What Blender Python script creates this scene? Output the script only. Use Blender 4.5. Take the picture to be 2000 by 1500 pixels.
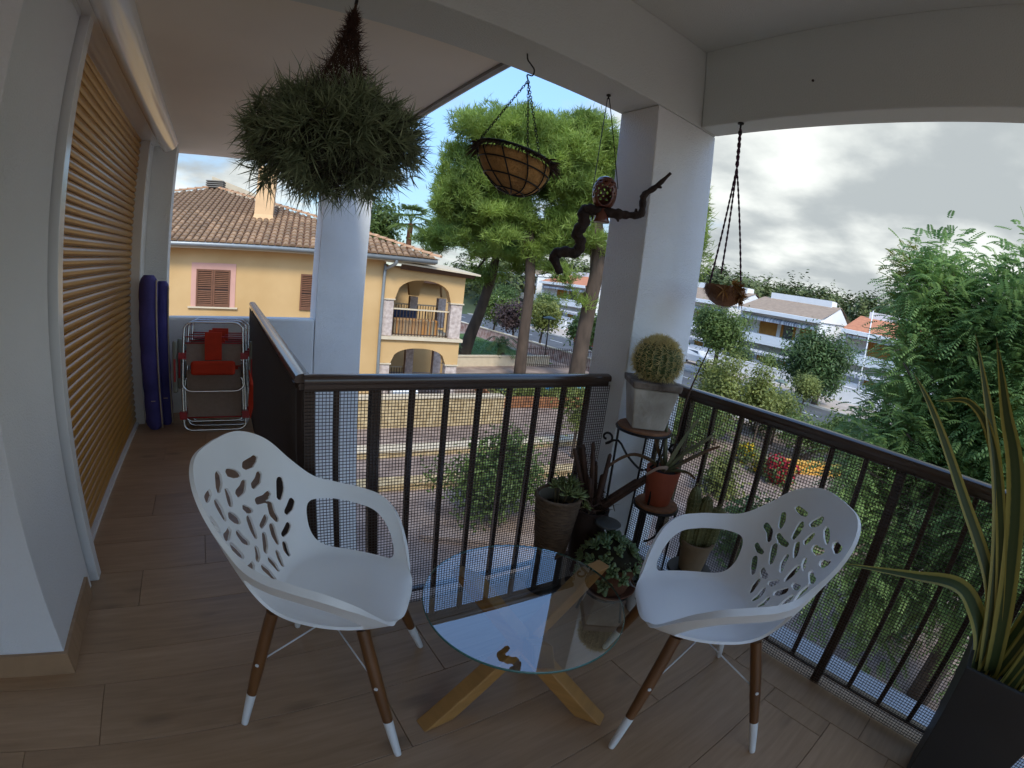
import bpy, math, random
import numpy as np
from mathutils import Vector, Matrix
for o in list(bpy.data.objects): bpy.data.objects.remove(o)
scene = bpy.context.scene
COL = scene.collection
R = math.radians
rng = np.random.default_rng(7)
random.seed(7)

# ---------------------------------------------------------------- camera (action-camera fisheye)
CAM_H = 1.38
cd = bpy.data.cameras.new('camera')
cam = bpy.data.objects.new('camera', cd); COL.objects.link(cam)
yaw, pitch, roll = 0.61575, -0.21273, 0.11801
fw = Vector((math.sin(yaw)*math.cos(pitch), math.cos(yaw)*math.cos(pitch), math.sin(pitch)))
rt = Vector((math.cos(yaw), -math.sin(yaw), 0)); up = rt.cross(fw)
r2 = math.cos(roll)*rt + math.sin(roll)*up; u2 = -math.sin(roll)*rt + math.cos(roll)*up
M = Matrix((r2, u2, -fw)).transposed().to_4x4(); M.translation = (0, 0, CAM_H)
cam.matrix_world = M
cd.type = 'PANO'
pc = cd if hasattr(cd, 'panorama_type') else cd.cycles
pc.panorama_type = 'FISHEYE_LENS_POLYNOMIAL'
pc.fisheye_fov = math.pi
cd.sensor_width = 36.0; cd.sensor_height = 27.0; cd.sensor_fit = 'HORIZONTAL'
KS = (0.0, 0.06046546061970503, -8.996935470115025e-06, -1.5952013557057033e-05, 2.2455445365423998e-07)
for i, k in enumerate(KS):
    setattr(pc, 'fisheye_polynomial_k%d' % i, -k)
cd.clip_start = 0.02; cd.clip_end = 2000
scene.camera = cam

# ---------------------------------------------------------------- world, sun, exposure
SUN_AZ, SUN_EL = 200.0, 47.0          # degrees, azimuth clockwise from +Y
w = bpy.data.worlds.new('World'); scene.world = w; w.use_nodes = True
nt = w.node_tree; nt.nodes.clear()
N = nt.nodes.new; Lk = nt.links.new
out = N('ShaderNodeOutputWorld'); bg = N('ShaderNodeBackground'); bg.inputs['Strength'].default_value = 0.14
sky = N('ShaderNodeTexSky'); sky.sky_type = 'NISHITA'; sky.sun_disc = False
sky.sun_elevation = R(SUN_EL); sky.sun_rotation = R(SUN_AZ); sky.altitude = 20; sky.air_density = 1.0; sky.dust_density = 0.6; sky.ozone_density = 2.2
tc = N('ShaderNodeTexCoord'); sep = N('ShaderNodeSeparateXYZ'); Lk(tc.outputs['Generated'], sep.inputs[0])
def wmath(op, a, b=None, c=None):
    m = N('ShaderNodeMath'); m.operation = op
    for i, v in enumerate((a, b, c)):
        if v is None: continue
        if isinstance(v, (int, float)): m.inputs[i].default_value = v
        else: Lk(v, m.inputs[i])
    return m.outputs[0]
zc = wmath('MAXIMUM', sep.outputs['Z'], 0.0)
den = wmath('ADD', zc, 0.22)
cx = wmath('DIVIDE', sep.outputs['X'], den); cy = wmath('DIVIDE', sep.outputs['Y'], den)
cmb = N('ShaderNodeCombineXYZ'); Lk(cx, cmb.inputs[0]); Lk(cy, cmb.inputs[1])
def wnoise(scale, detail, off, rough=0.55):
    mp = N('ShaderNodeMapping'); mp.inputs['Location'].default_value = off; Lk(cmb.outputs[0], mp.inputs['Vector'])
    n = N('ShaderNodeTexNoise'); n.inputs['Scale'].default_value = scale; n.inputs['Detail'].default_value = detail; n.inputs['Roughness'].default_value = rough
    Lk(mp.outputs[0], n.inputs['Vector']); return n.outputs['Fac']
n1 = wnoise(1.05, 9, (3.1, 1.7, 0)); n2 = wnoise(1.5, 7, (8.3, 4.1, 0.0), 0.5)
# the cloud bank thickens towards +X as in the photograph
bank = wmath('MAXIMUM', wmath('MULTIPLY', wmath('SUBTRACT', sep.outputs['X'], 0.66), 0.95), -0.10)
cov = wmath('ADD', n1, bank)
cov = wmath('ADD', cov, wmath('MULTIPLY', wmath('SUBTRACT', 0.30, zc), 0.18))
ramp = N('ShaderNodeMapRange'); ramp.interpolation_type = 'SMOOTHSTEP'; Lk(cov, ramp.inputs['Value'])
ramp.inputs['From Min'].default_value = 0.40; ramp.inputs['From Max'].default_value = 0.58
tone = N('ShaderNodeMapRange'); tone.interpolation_type = 'SMOOTHSTEP'; Lk(n2, tone.inputs['Value'])
tone.inputs['From Min'].default_value = 0.38; tone.inputs['From Max'].default_value = 0.66
cl = N('ShaderNodeMix'); cl.data_type = 'RGBA'; Lk(tone.outputs[0], cl.inputs['Factor'])
cl.inputs['A'].default_value = (1.46, 1.62, 1.86, 1); cl.inputs['B'].default_value = (3.1, 3.25, 3.48, 1)
hz = N('ShaderNodeMapRange'); hz.interpolation_type = 'SMOOTHSTEP'; Lk(zc, hz.inputs['Value']); hz.inputs['From Max'].default_value = .55; hz.inputs['To Min'].default_value = .36; hz.inputs['To Max'].default_value = 1.25
skc = N('ShaderNodeVectorMath'); skc.operation = 'SCALE'; Lk(sky.outputs[0], skc.inputs[0]); Lk(hz.outputs[0], skc.inputs['Scale'])
skm = N('ShaderNodeVectorMath'); skm.operation = 'MULTIPLY'; Lk(skc.outputs[0], skm.inputs[0]); skm.inputs[1].default_value = (.84, .96, 1.12)
mx = N('ShaderNodeMix'); mx.data_type = 'RGBA'; Lk(ramp.outputs[0], mx.inputs['Factor']); Lk(skm.outputs[0], mx.inputs['A']); Lk(cl.outputs['Result'], mx.inputs['B'])
Lk(mx.outputs['Result'], bg.inputs['Color']); Lk(bg.outputs[0], out.inputs['Surface'])
sd = bpy.data.lights.new('sun', 'SUN'); sd.energy = 1.15; sd.angle = R(14); sd.color = (1.0, 0.95, 0.86)
sun = bpy.data.objects.new('sun', sd); COL.objects.link(sun)
d = Vector((math.sin(R(SUN_AZ))*math.cos(R(SUN_EL)), math.cos(R(SUN_AZ))*math.cos(R(SUN_EL)), math.sin(R(SUN_EL))))
sun.rotation_euler = d.to_track_quat('Z', 'Y').to_euler()
vs = scene.view_settings; vs.view_transform = 'Standard'; vs.look = 'None'; vs.gamma = 1; vs.use_curve_mapping = False; vs.use_white_balance = True; vs.white_balance_temperature = 7100; vs.white_balance_tint = 4   # camera balanced for open shade
vs.exposure = 1.32
scene.cycles.use_denoising = True
scene.cycles.max_bounces = 10; scene.cycles.diffuse_bounces = 6; scene.cycles.transparent_max_bounces = 24; scene.cycles.caustics_reflective = False; scene.cycles.caustics_refractive = False

# ---------------------------------------------------------------- helpers
def lin(h):
    h = h.lstrip('#'); c = [int(h[i:i+2], 16)/255 for i in (0, 2, 4)]
    return tuple(x/12.92 if x <= .04045 else ((x+.055)/1.055)**2.4 for x in c)
MATS = {}
def mat(name, col, rough=.6, var=.12, scale=6, bump=0., bscale=60, metal=0., col2=None, coat=0., transl=0., rand=0., spec=.5, detail=4, stretch=None, alpha=None):
    if name in MATS: return MATS[name]
    if isinstance(col, str): col = lin(col)
    if isinstance(col2, str): col2 = lin(col2)
    m = bpy.data.materials.new(name); m.use_nodes = True; t = m.node_tree; b = t.nodes['Principled BSDF']
    tcn = t.nodes.new('ShaderNodeTexCoord'); vec = tcn.outputs['Object']
    if rand:
        oi = t.nodes.new('ShaderNodeObjectInfo'); ad = t.nodes.new('ShaderNodeVectorMath'); ad.operation = 'MULTIPLY_ADD'
        t.links.new(oi.outputs['Random'], ad.inputs[0]); ad.inputs[1].default_value = (37, 53, 71); t.links.new(vec, ad.inputs[2]); vec = ad.outputs[0]
    if stretch:
        mp = t.nodes.new('ShaderNodeMapping'); mp.inputs['Scale'].default_value = stretch; t.links.new(vec, mp.inputs['Vector']); vec = mp.outputs[0]
    nz = t.nodes.new('ShaderNodeTexNoise'); nz.inputs['Scale'].default_value = scale; nz.inputs['Detail'].default_value = detail; t.links.new(vec, nz.inputs['Vector'])
    mr = t.nodes.new('ShaderNodeMapRange'); mr.inputs['From Min'].default_value = .3; mr.inputs['From Max'].default_value = .7; t.links.new(nz.outputs['Fac'], mr.inputs['Value'])
    mixn = t.nodes.new('ShaderNodeMix'); mixn.data_type = 'RGBA'; t.links.new(mr.outputs[0], mixn.inputs['Factor'])
    a = [c*(1-var) for c in col]; bb = list(col2) if col2 else [min(1, c*(1+var)) for c in col]
    mixn.inputs['A'].default_value = (*a, 1); mixn.inputs['B'].default_value = (*bb, 1)
    co = mixn.outputs['Result']
    if rand:
        hv = t.nodes.new('ShaderNodeHueSaturation'); mm = t.nodes.new('ShaderNodeMapRange'); t.links.new(oi.outputs['Random'], mm.inputs['Value'])
        mm.inputs['To Min'].default_value = 1-rand; mm.inputs['To Max'].default_value = 1+rand
        t.links.new(mm.outputs[0], hv.inputs['Value']); t.links.new(co, hv.inputs['Color']); co = hv.outputs['Color']
    t.links.new(co, b.inputs['Base Color'])
    b.inputs['Roughness'].default_value = rough; b.inputs['Metallic'].default_value = metal; b.inputs['Specular IOR Level'].default_value = spec
    if coat: b.inputs['Coat Weight'].default_value = coat; b.inputs['Coat Roughness'].default_value = .12
    if bump:
        n2_ = t.nodes.new('ShaderNodeTexNoise'); n2_.inputs['Scale'].default_value = bscale; n2_.inputs['Detail'].default_value = 3; t.links.new(vec, n2_.inputs['Vector'])
        bp = t.nodes.new('ShaderNodeBump'); bp.inputs['Strength'].default_value = bump; bp.inputs['Distance'].default_value = .01
        t.links.new(n2_.outputs['Fac'], bp.inputs['Height']); t.links.new(bp.outputs[0], b.inputs['Normal'])
    if transl:
        tr = t.nodes.new('ShaderNodeBsdfTranslucent'); t.links.new(co, tr.inputs['Color']); ms = t.nodes.new('ShaderNodeMixShader'); ms.inputs[0].default_value = transl
        o = t.nodes['Material Output']; t.links.new(b.outputs[0], ms.inputs[1]); t.links.new(tr.outputs[0], ms.inputs[2]); t.links.new(ms.outputs[0], o.inputs['Surface'])
    MATS[name] = m; return m
def tag(o, label=None, cat=None, group=None, kind=None):
    if label: o['label'] = label
    if cat: o['category'] = cat
    if group: o['group'] = group
    if kind: o['kind'] = kind
    return o
def mesh_obj(name, V, F, m, parent=None, smooth=False, loc=None, sharp=None, data=None, local=False):
    root = parent
    while root is not None and root.parent is not None: root = root.parent
    if root is not None and not root.get('_w'): root = None
    if data is None:
        data = bpy.data.meshes.new(name)
        V = np.asarray(V, dtype=np.float64)
        if local: pass
        elif loc is not None: V = V - np.asarray(loc)
        elif root is not None: V = V - np.asarray(root['_base'])
        data.from_pydata(V.tolist(), [], [list(f) for f in F] if not isinstance(F, np.ndarray) else F.tolist())
        if smooth:
            data.polygons.foreach_set('use_smooth', np.ones(len(data.polygons), dtype=bool))
            if sharp: data.set_sharp_from_angle(angle=R(sharp))
        if isinstance(m, (list, tuple)):
            for x in m: data.materials.append(x)
        elif m: data.materials.append(m)
        data.update()
    o = bpy.data.objects.new(name, data); COL.objects.link(o)
    if loc is not None: o.location = loc
    if parent is not None:
        o.parent = parent
        if loc is not None and root is not None: o.location = Vector(loc) - Vector(root['_base'])
    return o
def thing(name, label, cat, loc=(0, 0, 0), rz=0, group=None, local=False):
    """an Empty at the thing's base; parts are given in world coordinates unless local"""
    o = bpy.data.objects.new(name, None); COL.objects.link(o); o.empty_display_size = .1
    o.location = loc; o.rotation_euler[2] = rz
    if not local: o['_w'] = 1; o['_base'] = list(map(float, loc))
    return tag(o, label, cat, group)
def copy_tree(o, parent=None):
    c = o.copy(); COL.objects.link(c)
    if parent is not None: c.parent = parent
    for ch in list(o.children): copy_tree(ch, c)
    return c
class MB:
    def __init__(s): s.V = []; s.F = []; s.n = 0
    def add(s, V, F):
        V = [tuple(v) for v in V]; s.V += V; s.F += [tuple(i+s.n for i in f) for f in F]; s.n += len(V); return s
    def box(s, x0, x1, y0, y1, z0, z1):
        return s.add([(x0,y0,z0),(x1,y0,z0),(x1,y1,z0),(x0,y1,z0),(x0,y0,z1),(x1,y0,z1),(x1,y1,z1),(x0,y1,z1)],
                     [(3,2,1,0),(4,5,6,7),(0,1,5,4),(1,2,6,5),(2,3,7,6),(3,0,4,7)])
    def bar(s, a, b, wx, wy, upv=(0,0,1)):
        """rectangular bar from a to b"""
        a = Vector(a); b = Vector(b); d_ = (b-a).normalized(); u = Vector(upv)
        if abs(d_.dot(u)) > .98: u = Vector((1,0,0))
        x = d_.cross(u).normalized(); y = x.cross(d_).normalized()
        P = []
        for p in (a, b):
            for sx, sy in ((-1,-1),(1,-1),(1,1),(-1,1)): P.append(p + x*sx*wx/2 + y*sy*wy/2)
        return s.add(P, [(0,1,2,3),(7,6,5,4),(0,4,5,1),(1,5,6,2),(2,6,7,3),(3,7,4,0)])
    def tube(s, pts, rad, n=8, cap=True):
        pts = [Vector(p) for p in pts]; m_ = len(pts)
        rad = [rad]*m_ if isinstance(rad, (int, float)) else list(rad)
        prev = None; rings = []
        for i, p in enumerate(pts):
            t_ = (pts[min(i+1, m_-1)] - pts[max(i-1, 0)]).normalized()
            if prev is None:
                x = t_.cross(Vector((0,0,1)))
                if x.length < .05: x = t_.cross(Vector((1,0,0)))
                x.normalize()
            else:
                x = prev - t_*prev.dot(t_)
                x = x.normalized() if x.length > 1e-6 else t_.orthogonal().normalized()
            prev = x; y = t_.cross(x)
            rings.append([p + (x*math.cos(2*math.pi*k/n) + y*math.sin(2*math.pi*k/n))*rad[i] for k in range(n)])
        V = [v for r_ in rings for v in r_]; F = []
        for i in range(m_-1):
            for k in range(n):
                k2 = (k+1) % n; F.append((i*n+k, i*n+k2, (i+1)*n+k2, (i+1)*n+k))
        if cap: F.append(tuple(range(n))[::-1]); F.append(tuple((m_-1)*n+k for k in range(n)))
        return s.add(V, F)
    def lathe(s, prof, c=(0,0,0), n=24, close=False):
        """prof: list of (r,z)"""
        V = []; F = []; m_ = len(prof)
        for r_, z in prof:
            for k in range(n): V.append((c[0]+r_*math.cos(2*math.pi*k/n), c[1]+r_*math.sin(2*math.pi*k/n), c[2]+z))
        for i in range(m_-1):
            for k in range(n):
                k2 = (k+1) % n; F.append((i*n+k, i*n+k2, (i+1)*n+k2, (i+1)*n+k))
        if prof[0][0] > 1e-4: F.append(tuple(range(n))[::-1])
        if prof[-1][0] > 1e-4: F.append(tuple((m_-1)*n+k for k in range(n)))
        return s.add(V, F)
    def prism(s, poly, z0, z1):
        n = len(poly)
        return s.add([(x,y,z0) for x,y in poly]+[(x,y,z1) for x,y in poly],
                     [tuple(range(n))[::-1], tuple(range(n,2*n))]+[(i,(i+1)%n,n+(i+1)%n,n+i) for i in range(n)])
    def obj(s, name, m, parent=None, smooth=False, sharp=None, loc=None, local=False):
        return mesh_obj(name, s.V, s.F, m, parent, smooth, loc, sharp, local=local)
def bevel(o, wd=.004, seg=2, ang=40):
    b = o.modifiers.new('bevel', 'BEVEL'); b.width = wd; b.segments = seg; b.limit_method = 'ANGLE'; b.angle_limit = R(ang); b.harden_normals = False
    return o
def struct(o): o['kind'] = 'structure'; return o
def smooth_path(pts, n=6):
    """Catmull-Rom"""
    P = [np.array(p, float) for p in pts]; P = [2*P[0]-P[1]] + P + [2*P[-1]-P[-2]]; out_ = []
    for i in range(1, len(P)-2):
        for k in range(n):
            t_ = k/n; a, b, c, e = P[i-1], P[i], P[i+1], P[i+2]
            out_.append(.5*((2*b)+(-a+c)*t_+(2*a-5*b+4*c-e)*t_*t_+(-a+3*b-3*c+e)*t_**3))
    out_.append(P[-2]); return out_
def blades(base, dirs, length, width, droop=.3, seg=3, fold=0., rg=rng, curl=0.):
    """many curved tapering leaf strips at once: arrays base (n,3), dirs (n,3), length (n), width (n). returns V, F"""
    n = len(base); base = np.asarray(base); dirs = np.asarray(dirs); dirs = dirs/np.linalg.norm(dirs, axis=1, keepdims=True)
    length = np.broadcast_to(length, (n,)); width = np.broadcast_to(width, (n,)); droop = np.broadcast_to(droop, (n,))
    side = np.cross(dirs, rg.normal(size=(n,3))); side /= np.linalg.norm(side, axis=1, keepdims=True)+1e-9
    V = []; ts = np.linspace(0, 1, seg+1); cv = np.cross(dirs, rand_dirs(n, rg))*curl*rg.uniform(.3, 1.3, (n,1))
    for t_ in ts:
        c = base + dirs*(length*t_)[:,None] + cv*(length*t_*t_)[:,None]; c[:,2] -= droop*length*t_*t_
        wd = width*(1-t_)**.6*(.6+1.2*t_ if t_ < .35 else 1)
        if t_ < 1: V += [c-side*wd[:,None]/2, c+side*wd[:,None]/2]
        else: V += [c]
    k = 2*seg+1; V = np.stack(V, 1).reshape(-1, 3)
    f = []
    o = np.arange(n)[:,None]*k
    F = []
    for i in range(seg-1): F.append(np.concatenate([o+2*i, o+2*i+1, o+2*i+3, o+2*i+2], 1))
    Q = np.concatenate(F, 0) if F else np.zeros((0,4), int)
    T = np.concatenate([o+2*(seg-1), o+2*(seg-1)+1, o+2*seg], 1)
    return V, [list(x) for x in Q.tolist()] + [list(x) for x in T.tolist()]
def leaf_quads(c, nrm, tang, ln, wd):
    """rhombic leaves: centre, normal, tangent, length, width arrays"""
    nrm = nrm/np.linalg.norm(nrm, axis=1, keepdims=True); s_ = np.cross(nrm, tang); s_ /= np.linalg.norm(s_, axis=1, keepdims=True)+1e-9
    tg = np.cross(s_, nrm); ln = np.broadcast_to(ln, (len(c),))[:,None]; wd = np.broadcast_to(wd, (len(c),))[:,None]
    V = np.stack([c-tg*ln/2, c+s_*wd/2+nrm*wd*.12, c+tg*ln/2, c-s_*wd/2+nrm*wd*.12], 1).reshape(-1,3)
    F = np.arange(len(c)*4).reshape(-1,4); return V, F
def rand_dirs(n, rg=rng):
    v = rg.normal(size=(n,3)); return v/np.linalg.norm(v, axis=1, keepdims=True)
# ---------------------------------------------------------------- materials of the balcony
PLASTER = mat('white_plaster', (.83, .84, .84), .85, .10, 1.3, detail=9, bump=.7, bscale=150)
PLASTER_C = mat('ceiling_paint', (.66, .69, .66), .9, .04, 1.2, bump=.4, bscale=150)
WHITE_PAINT = mat('white_lacquer', (.80, .80, .80), .25, .02, 3, coat=.3)
BROWN_METAL = mat('brown_lacquered_steel', '#46352c', .26, .12, 5, coat=.35, spec=.6)
NET = mat('dark_netting', '#3d3029', .55, .1, 20)
def wood_floor_mat():
    m = bpy.data.materials.new('oak_look_tile'); m.use_nodes = True; t = m.node_tree; b = t.nodes['Principled BSDF']; n = t.nodes.new; l = t.links.new
    tcn = n('ShaderNodeTexCoord'); oi = n('ShaderNodeObjectInfo'); ad = n('ShaderNodeVectorMath'); ad.operation = 'MULTIPLY_ADD'
    l(oi.outputs['Random'], ad.inputs[0]); ad.inputs[1].default_value = (31, 47, 5); l(tcn.outputs['Object'], ad.inputs[2])
    mp = n('ShaderNodeMapping'); mp.inputs['Scale'].default_value = (1.6, 22, 1); l(ad.outputs[0], mp.inputs['Vector'])
    g1 = n('ShaderNodeTexNoise'); g1.inputs['Scale'].default_value = 2.2; g1.inputs['Detail'].default_value = 8; g1.inputs['Roughness'].default_value = .65; g1.inputs['Distortion'].default_value = .6; l(mp.outputs[0], g1.inputs['Vector'])
    mp2 = n('ShaderNodeMapping'); mp2.inputs['Scale'].default_value = (1.2, 4.5, 1); l(ad.outputs[0], mp2.inputs['Vector'])
    g2 = n('ShaderNodeTexNoise'); g2.inputs['Scale'].default_value = 1.6; g2.inputs['Detail'].default_value = 4; l(mp2.outputs[0], g2.inputs['Vector'])
    # scattered knots
    vo = n('ShaderNodeTexVoronoi'); vo.inputs['Scale'].default_value = 1.0; mp3 = n('ShaderNodeMapping'); mp3.inputs['Scale'].default_value = (2.2, 5.5, 1); l(ad.outputs[0], mp3.inputs['Vector'])
    nd = n('ShaderNodeMix'); nd.data_type = 'VECTOR'; nd.inputs['Factor'].default_value = .12; l(mp3.outputs[0], nd.inputs['A']); l(g1.outputs['Color'], nd.inputs['B']); l(nd.outputs['Result'], vo.inputs['Vector'])
    kn = n('ShaderNodeMapRange'); kn.inputs['From Min'].default_value = .05; kn.inputs['From Max'].default_value = .16; kn.inputs['To Min'].default_value = .62; l(vo.outputs['Distance'], kn.inputs['Value'])
    cr = n('ShaderNodeValToRGB'); e = cr.color_ramp.elements
    e[0].position = .28; e[0].color = (*lin('#917256'), 1); e[1].position = .72; e[1].color = (*lin('#bb997a'), 1)
    x = cr.color_ramp.elements.new(.5); x.color = (*lin('#a98868'), 1)
    mr = n('ShaderNodeMix'); mr.data_type = 'FLOAT'; mr.inputs['Factor'].default_value = .45; l(g1.outputs['Fac'], mr.inputs['A']); l(g2.outputs['Fac'], mr.inputs['B']); l(mr.outputs['Result'], cr.inputs['Fac'])
    hv = n('ShaderNodeHueSaturation'); mm = n('ShaderNodeMapRange'); l(oi.outputs['Random'], mm.inputs['Value']); mm.inputs['To Min'].default_value = .94; mm.inputs['To Max'].default_value = 1.05
    l(mm.outputs[0], hv.inputs['Value']); l(cr.outputs[0], hv.inputs['Color'])
    mu = n('ShaderNodeMix'); mu.data_type = 'RGBA'; mu.blend_type = 'MULTIPLY'; mu.inputs['Factor'].default_value = .8; l(hv.outputs[0], mu.inputs['A']); l(kn.outputs[0], mu.inputs['B'])
    l(mu.outputs['Result'], b.inputs['Base Color']); b.inputs['Roughness'].default_value = .42
    rr = n('ShaderNodeMapRange'); rr.inputs['To Min'].default_value = .34; rr.inputs['To Max'].default_value = .52; l(g2.outputs['Fac'], rr.inputs['Value']); l(rr.outputs[0], b.inputs['Roughness'])
    bp = n('ShaderNodeBump'); bp.inputs['Strength'].default_value = .12; bp.inputs['Distance'].default_value = .004; l(g1.outputs['Fac'], bp.inputs['Height']); l(bp.outputs[0], b.inputs['Normal'])
    return m
OAK = wood_floor_mat()
GROUT = mat('floor_grout', '#7a6450', .9, .1, 30)

# ---------------------------------------------------------------- balcony floor and its tiles
A_L, A_R = Vector((.27, 1.59, 0)), Vector((1.62, 1.515, 0))        # foot line of the cross railing
fl = MB().box(-2.6, 1.95, -2.8, 1.56, -.3, -.007).box(-.9, .34, 1.56, 4.56, -.3, -.007).obj('floor', GROUT); struct(fl)
pm = {}
def plank(x0, x1, y0, y1):
    key = (round(x1-x0, 3), round(y1-y0, 3))
    lx, ly = x1-x0-.002, y1-y0-.002
    if key not in pm:
        o = MB().box(0, lx, 0, ly, -.006, 0).obj('plank', OAK, fl, loc=(x0, y0, 0), local=True); pm[key] = o.data; bevel(o, .0012, 1)
    else: o = mesh_obj('plank', None, None, None, fl, loc=(x0, y0, 0), data=pm[key]); bevel(o, .0012, 1)
PW = .265; rows = [.07+PW*i for i in range(-5, 6)]
for i, y in enumerate(rows):
    y1 = min(y+PW, 1.56) if y < 1.56 else y+PW
    x = -2.6 + (-.35, -.95, -.6)[i % 3]
    while x < 1.70:
        a, b_ = max(x, -2.6), min(x+1.2, 1.70)
        if b_-a > .02: plank(a, b_, y, y1)
        x += 1.2
y = -1.255
for k in range(9):
    y1 = min(y+.6, 1.56)
    if y1-y > .02: plank(1.70, 1.95, y, y1)
    y = y1
    if y >= 1.56: break
y = 1.56; i = 0
while y < 4.55:
    y1 = min(y+PW, 4.56); x = -.9 - (.2, .75, .45)[i % 3]
    while x < .33:
        a, b_ = max(x, -.9), min(x+1.2, .33)
        if b_-a > .02: plank(a, b_, y, y1)
        x += 1.2
    y = y1; i += 1
MB().box(1.952, 2.09, -2.8, 1.40, -.3, .02).obj('edge_trim', mat('grey_ledge', (.48, .48, .49), .85, .12, 3), fl)

# ---------------------------------------------------------------- walls, beams, ceilings, pillars
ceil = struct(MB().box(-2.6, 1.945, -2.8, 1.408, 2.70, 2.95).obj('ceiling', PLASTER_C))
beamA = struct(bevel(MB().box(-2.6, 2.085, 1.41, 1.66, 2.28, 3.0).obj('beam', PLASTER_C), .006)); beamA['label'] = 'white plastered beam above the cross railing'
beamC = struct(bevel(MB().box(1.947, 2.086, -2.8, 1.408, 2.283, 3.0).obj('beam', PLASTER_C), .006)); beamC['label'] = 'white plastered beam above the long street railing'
MB().tube([(1.945, .83, 2.44), (1.94, .83, 2.44)], .006, 8).obj('anchor_hole', BROWN_METAL, beamC)
slab = struct(bevel(MB().box(-.9, 1.0, 1.662, 4.9, 2.345, 2.62).obj('ceiling_passage', mat('passage_ceiling_paint', (.88, .82, .73), .9, .05, 1.4, bump=.12, bscale=160)), .004))
MB().box(1.002, 1.03, 1.664, 4.93, 2.33, 2.60).obj('edge_trim', mat('grey_flashing', (.30, .30, .31), .6, .2, 8), slab)
MB().tube([(1.06, 1.70, 2.40), (1.06, 4.93, 2.38)], .035, 10).obj('gutter', mat('zinc_gutter', (.42, .43, .45), .4, .1, 8, metal=.6), slab)
# plaster crack and stains are in the paint; pillar at the corner runs down to the garden
pil = struct(bevel(MB().box(1.62, 2.084, 1.411, 1.65, -3.6, 2.278).obj('pillar', PLASTER), .006)); pil['label'] = 'thick white plastered corner pillar behind the barrel cactus'
pil2 = struct(bevel(MB().box(.868, 1.338, 4.56, 4.86, -3.6, 2.62).obj('pillar', PLASTER), .006)); pil2['label'] = 'white plastered pillar past the end of the passage'
par = struct(bevel(MB().box(-.50, .866, 4.562, 4.72, -.3, .865).obj('end_wall', PLASTER), .02)); par['label'] = 'low white parapet closing the passage'
TILE_B = OAK
wl = struct(MB().prism([(-2.6, 1.476), (-.685, 1.476), (-.685, 2.0), (-.86, 2.0), (-.86, 1.66), (-2.6, 1.66)], 0, 2.279).obj('wall_left', mat('white_plaster_smooth', (.78, .78, .79), .8, .03, 2, bump=.45, bscale=170)))
bevel(wl, .004)
MB().box(-.86, -.6855, 1.662, 2.0, 2.2795, 2.344).obj('wall_head', PLASTER, wl); MB().box(-2.6, -.670, 1.461, 1.4755, 0, .095).obj('skirting', OAK, wl); MB().box(-.6848, -.670, 1.4757, 1.93, 0, .095).obj('skirting', OAK, wl)
wl2 = struct(MB().box(-.86, -.785, 2.0, 4.30, 0, 2.345).box(-.86, -.70, 4.30, 4.56, 0, 2.345).box(-.86, -.502, 4.562, 4.76, -.3, 2.345).obj('wall_passage', PLASTER))
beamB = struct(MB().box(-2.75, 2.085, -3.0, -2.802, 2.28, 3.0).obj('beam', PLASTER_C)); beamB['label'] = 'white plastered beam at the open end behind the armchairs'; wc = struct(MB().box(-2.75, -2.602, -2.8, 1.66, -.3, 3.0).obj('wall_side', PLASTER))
# storey below, seen only from outside
wd_ = struct(MB().box(-2.6, 1.90, -2.8, 1.2, -3.6, -.302).obj('wall_below', PLASTER))

# ---------------------------------------------------------------- roller shutter
rs = thing('roller_shutter', 'ochre slatted roller shutter in white guides along the passage wall', 'shutter', (-.775, 3.1, 0))
SLAT = mat('ochre_shutter_slat', '#ad7a30', .34, .10, 3, coat=.16, spec=.5, stretch=(1, .2, 1))
prof = [(-.012, .002), (-.002, .006), (.005, .016), (.006, .030), (.002, .042), (-.006, .048), (-.012, .050)]
Ls = 2.16; V = []; F = []
for yy in (-Ls/2, Ls/2):
    for px, pz in prof: V.append((px, yy, pz))
n_ = len(prof)
for i in range(n_-1): F.append((i, i+1, n_+i+1, n_+i))
F += [tuple(range(n_))[::-1], tuple(range(n_, 2*n_)), (0, n_, 2*n_-1, n_-1)]
sl = mesh_obj('slat', V, F, SLAT, rs, smooth=True, sharp=50, loc=(-.768, 3.18, .02), local=True)
for k in range(1, 46): mesh_obj('slat', None, None, None, rs, loc=(-.768, 3.18, .02+k*.0502), data=sl.data)
MB().box(-.79, -.745, 2.10, 4.26, -.0005, .018).obj('bottom_rail', WHITE_PAINT, rs)
bevel(MB().box(-.80, -.655, 2.035, 2.10, .0, 2.33).obj('guide', WHITE_PAINT, rs), .004)
bevel(MB().box(-.80, -.700, 2.005, 2.033, .096, 2.33).obj('guide', mat('grey_guide', (.42, .43, .45), .4, .05, 4), rs), .003)
bevel(MB().box(-.80, -.690, 4.262, 4.30, .0, 2.33).obj('guide', WHITE_PAINT, rs), .004)
hp = [(-.785, 2.335), (-.785, 2.318), (-.62, 2.318), (-.56, 2.33), (-.50, 2.365), (-.475, 2.41), (-.47, 2.47), (-.785, 2.47)]
hp = [(-.785, 2.322), (-.60, 2.312), (-.585, 2.19), (-.575, 2.185), (-.56, 2.19), (-.535, 2.23), (-.515, 2.28), (-.505, 2.343), (-.785, 2.343)]
hp = [(-.785, 2.305), (-.635, 2.300), (-.600, 2.262), (-.582, 2.255), (-.560, 2.258), (-.525, 2.275), (-.495, 2.302), (-.478, 2.343), (-.785, 2.343)]
V = [(x, y_, z) for y_ in (1.668, 4.44) for x, z in hp]; n_ = len(hp)
F = [tuple(range(n_)), tuple(range(2*n_-1, n_-1, -1))] + [(i, n_+i, n_+(i+1) % n_, (i+1) % n_) for i in range(n_)]
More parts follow.
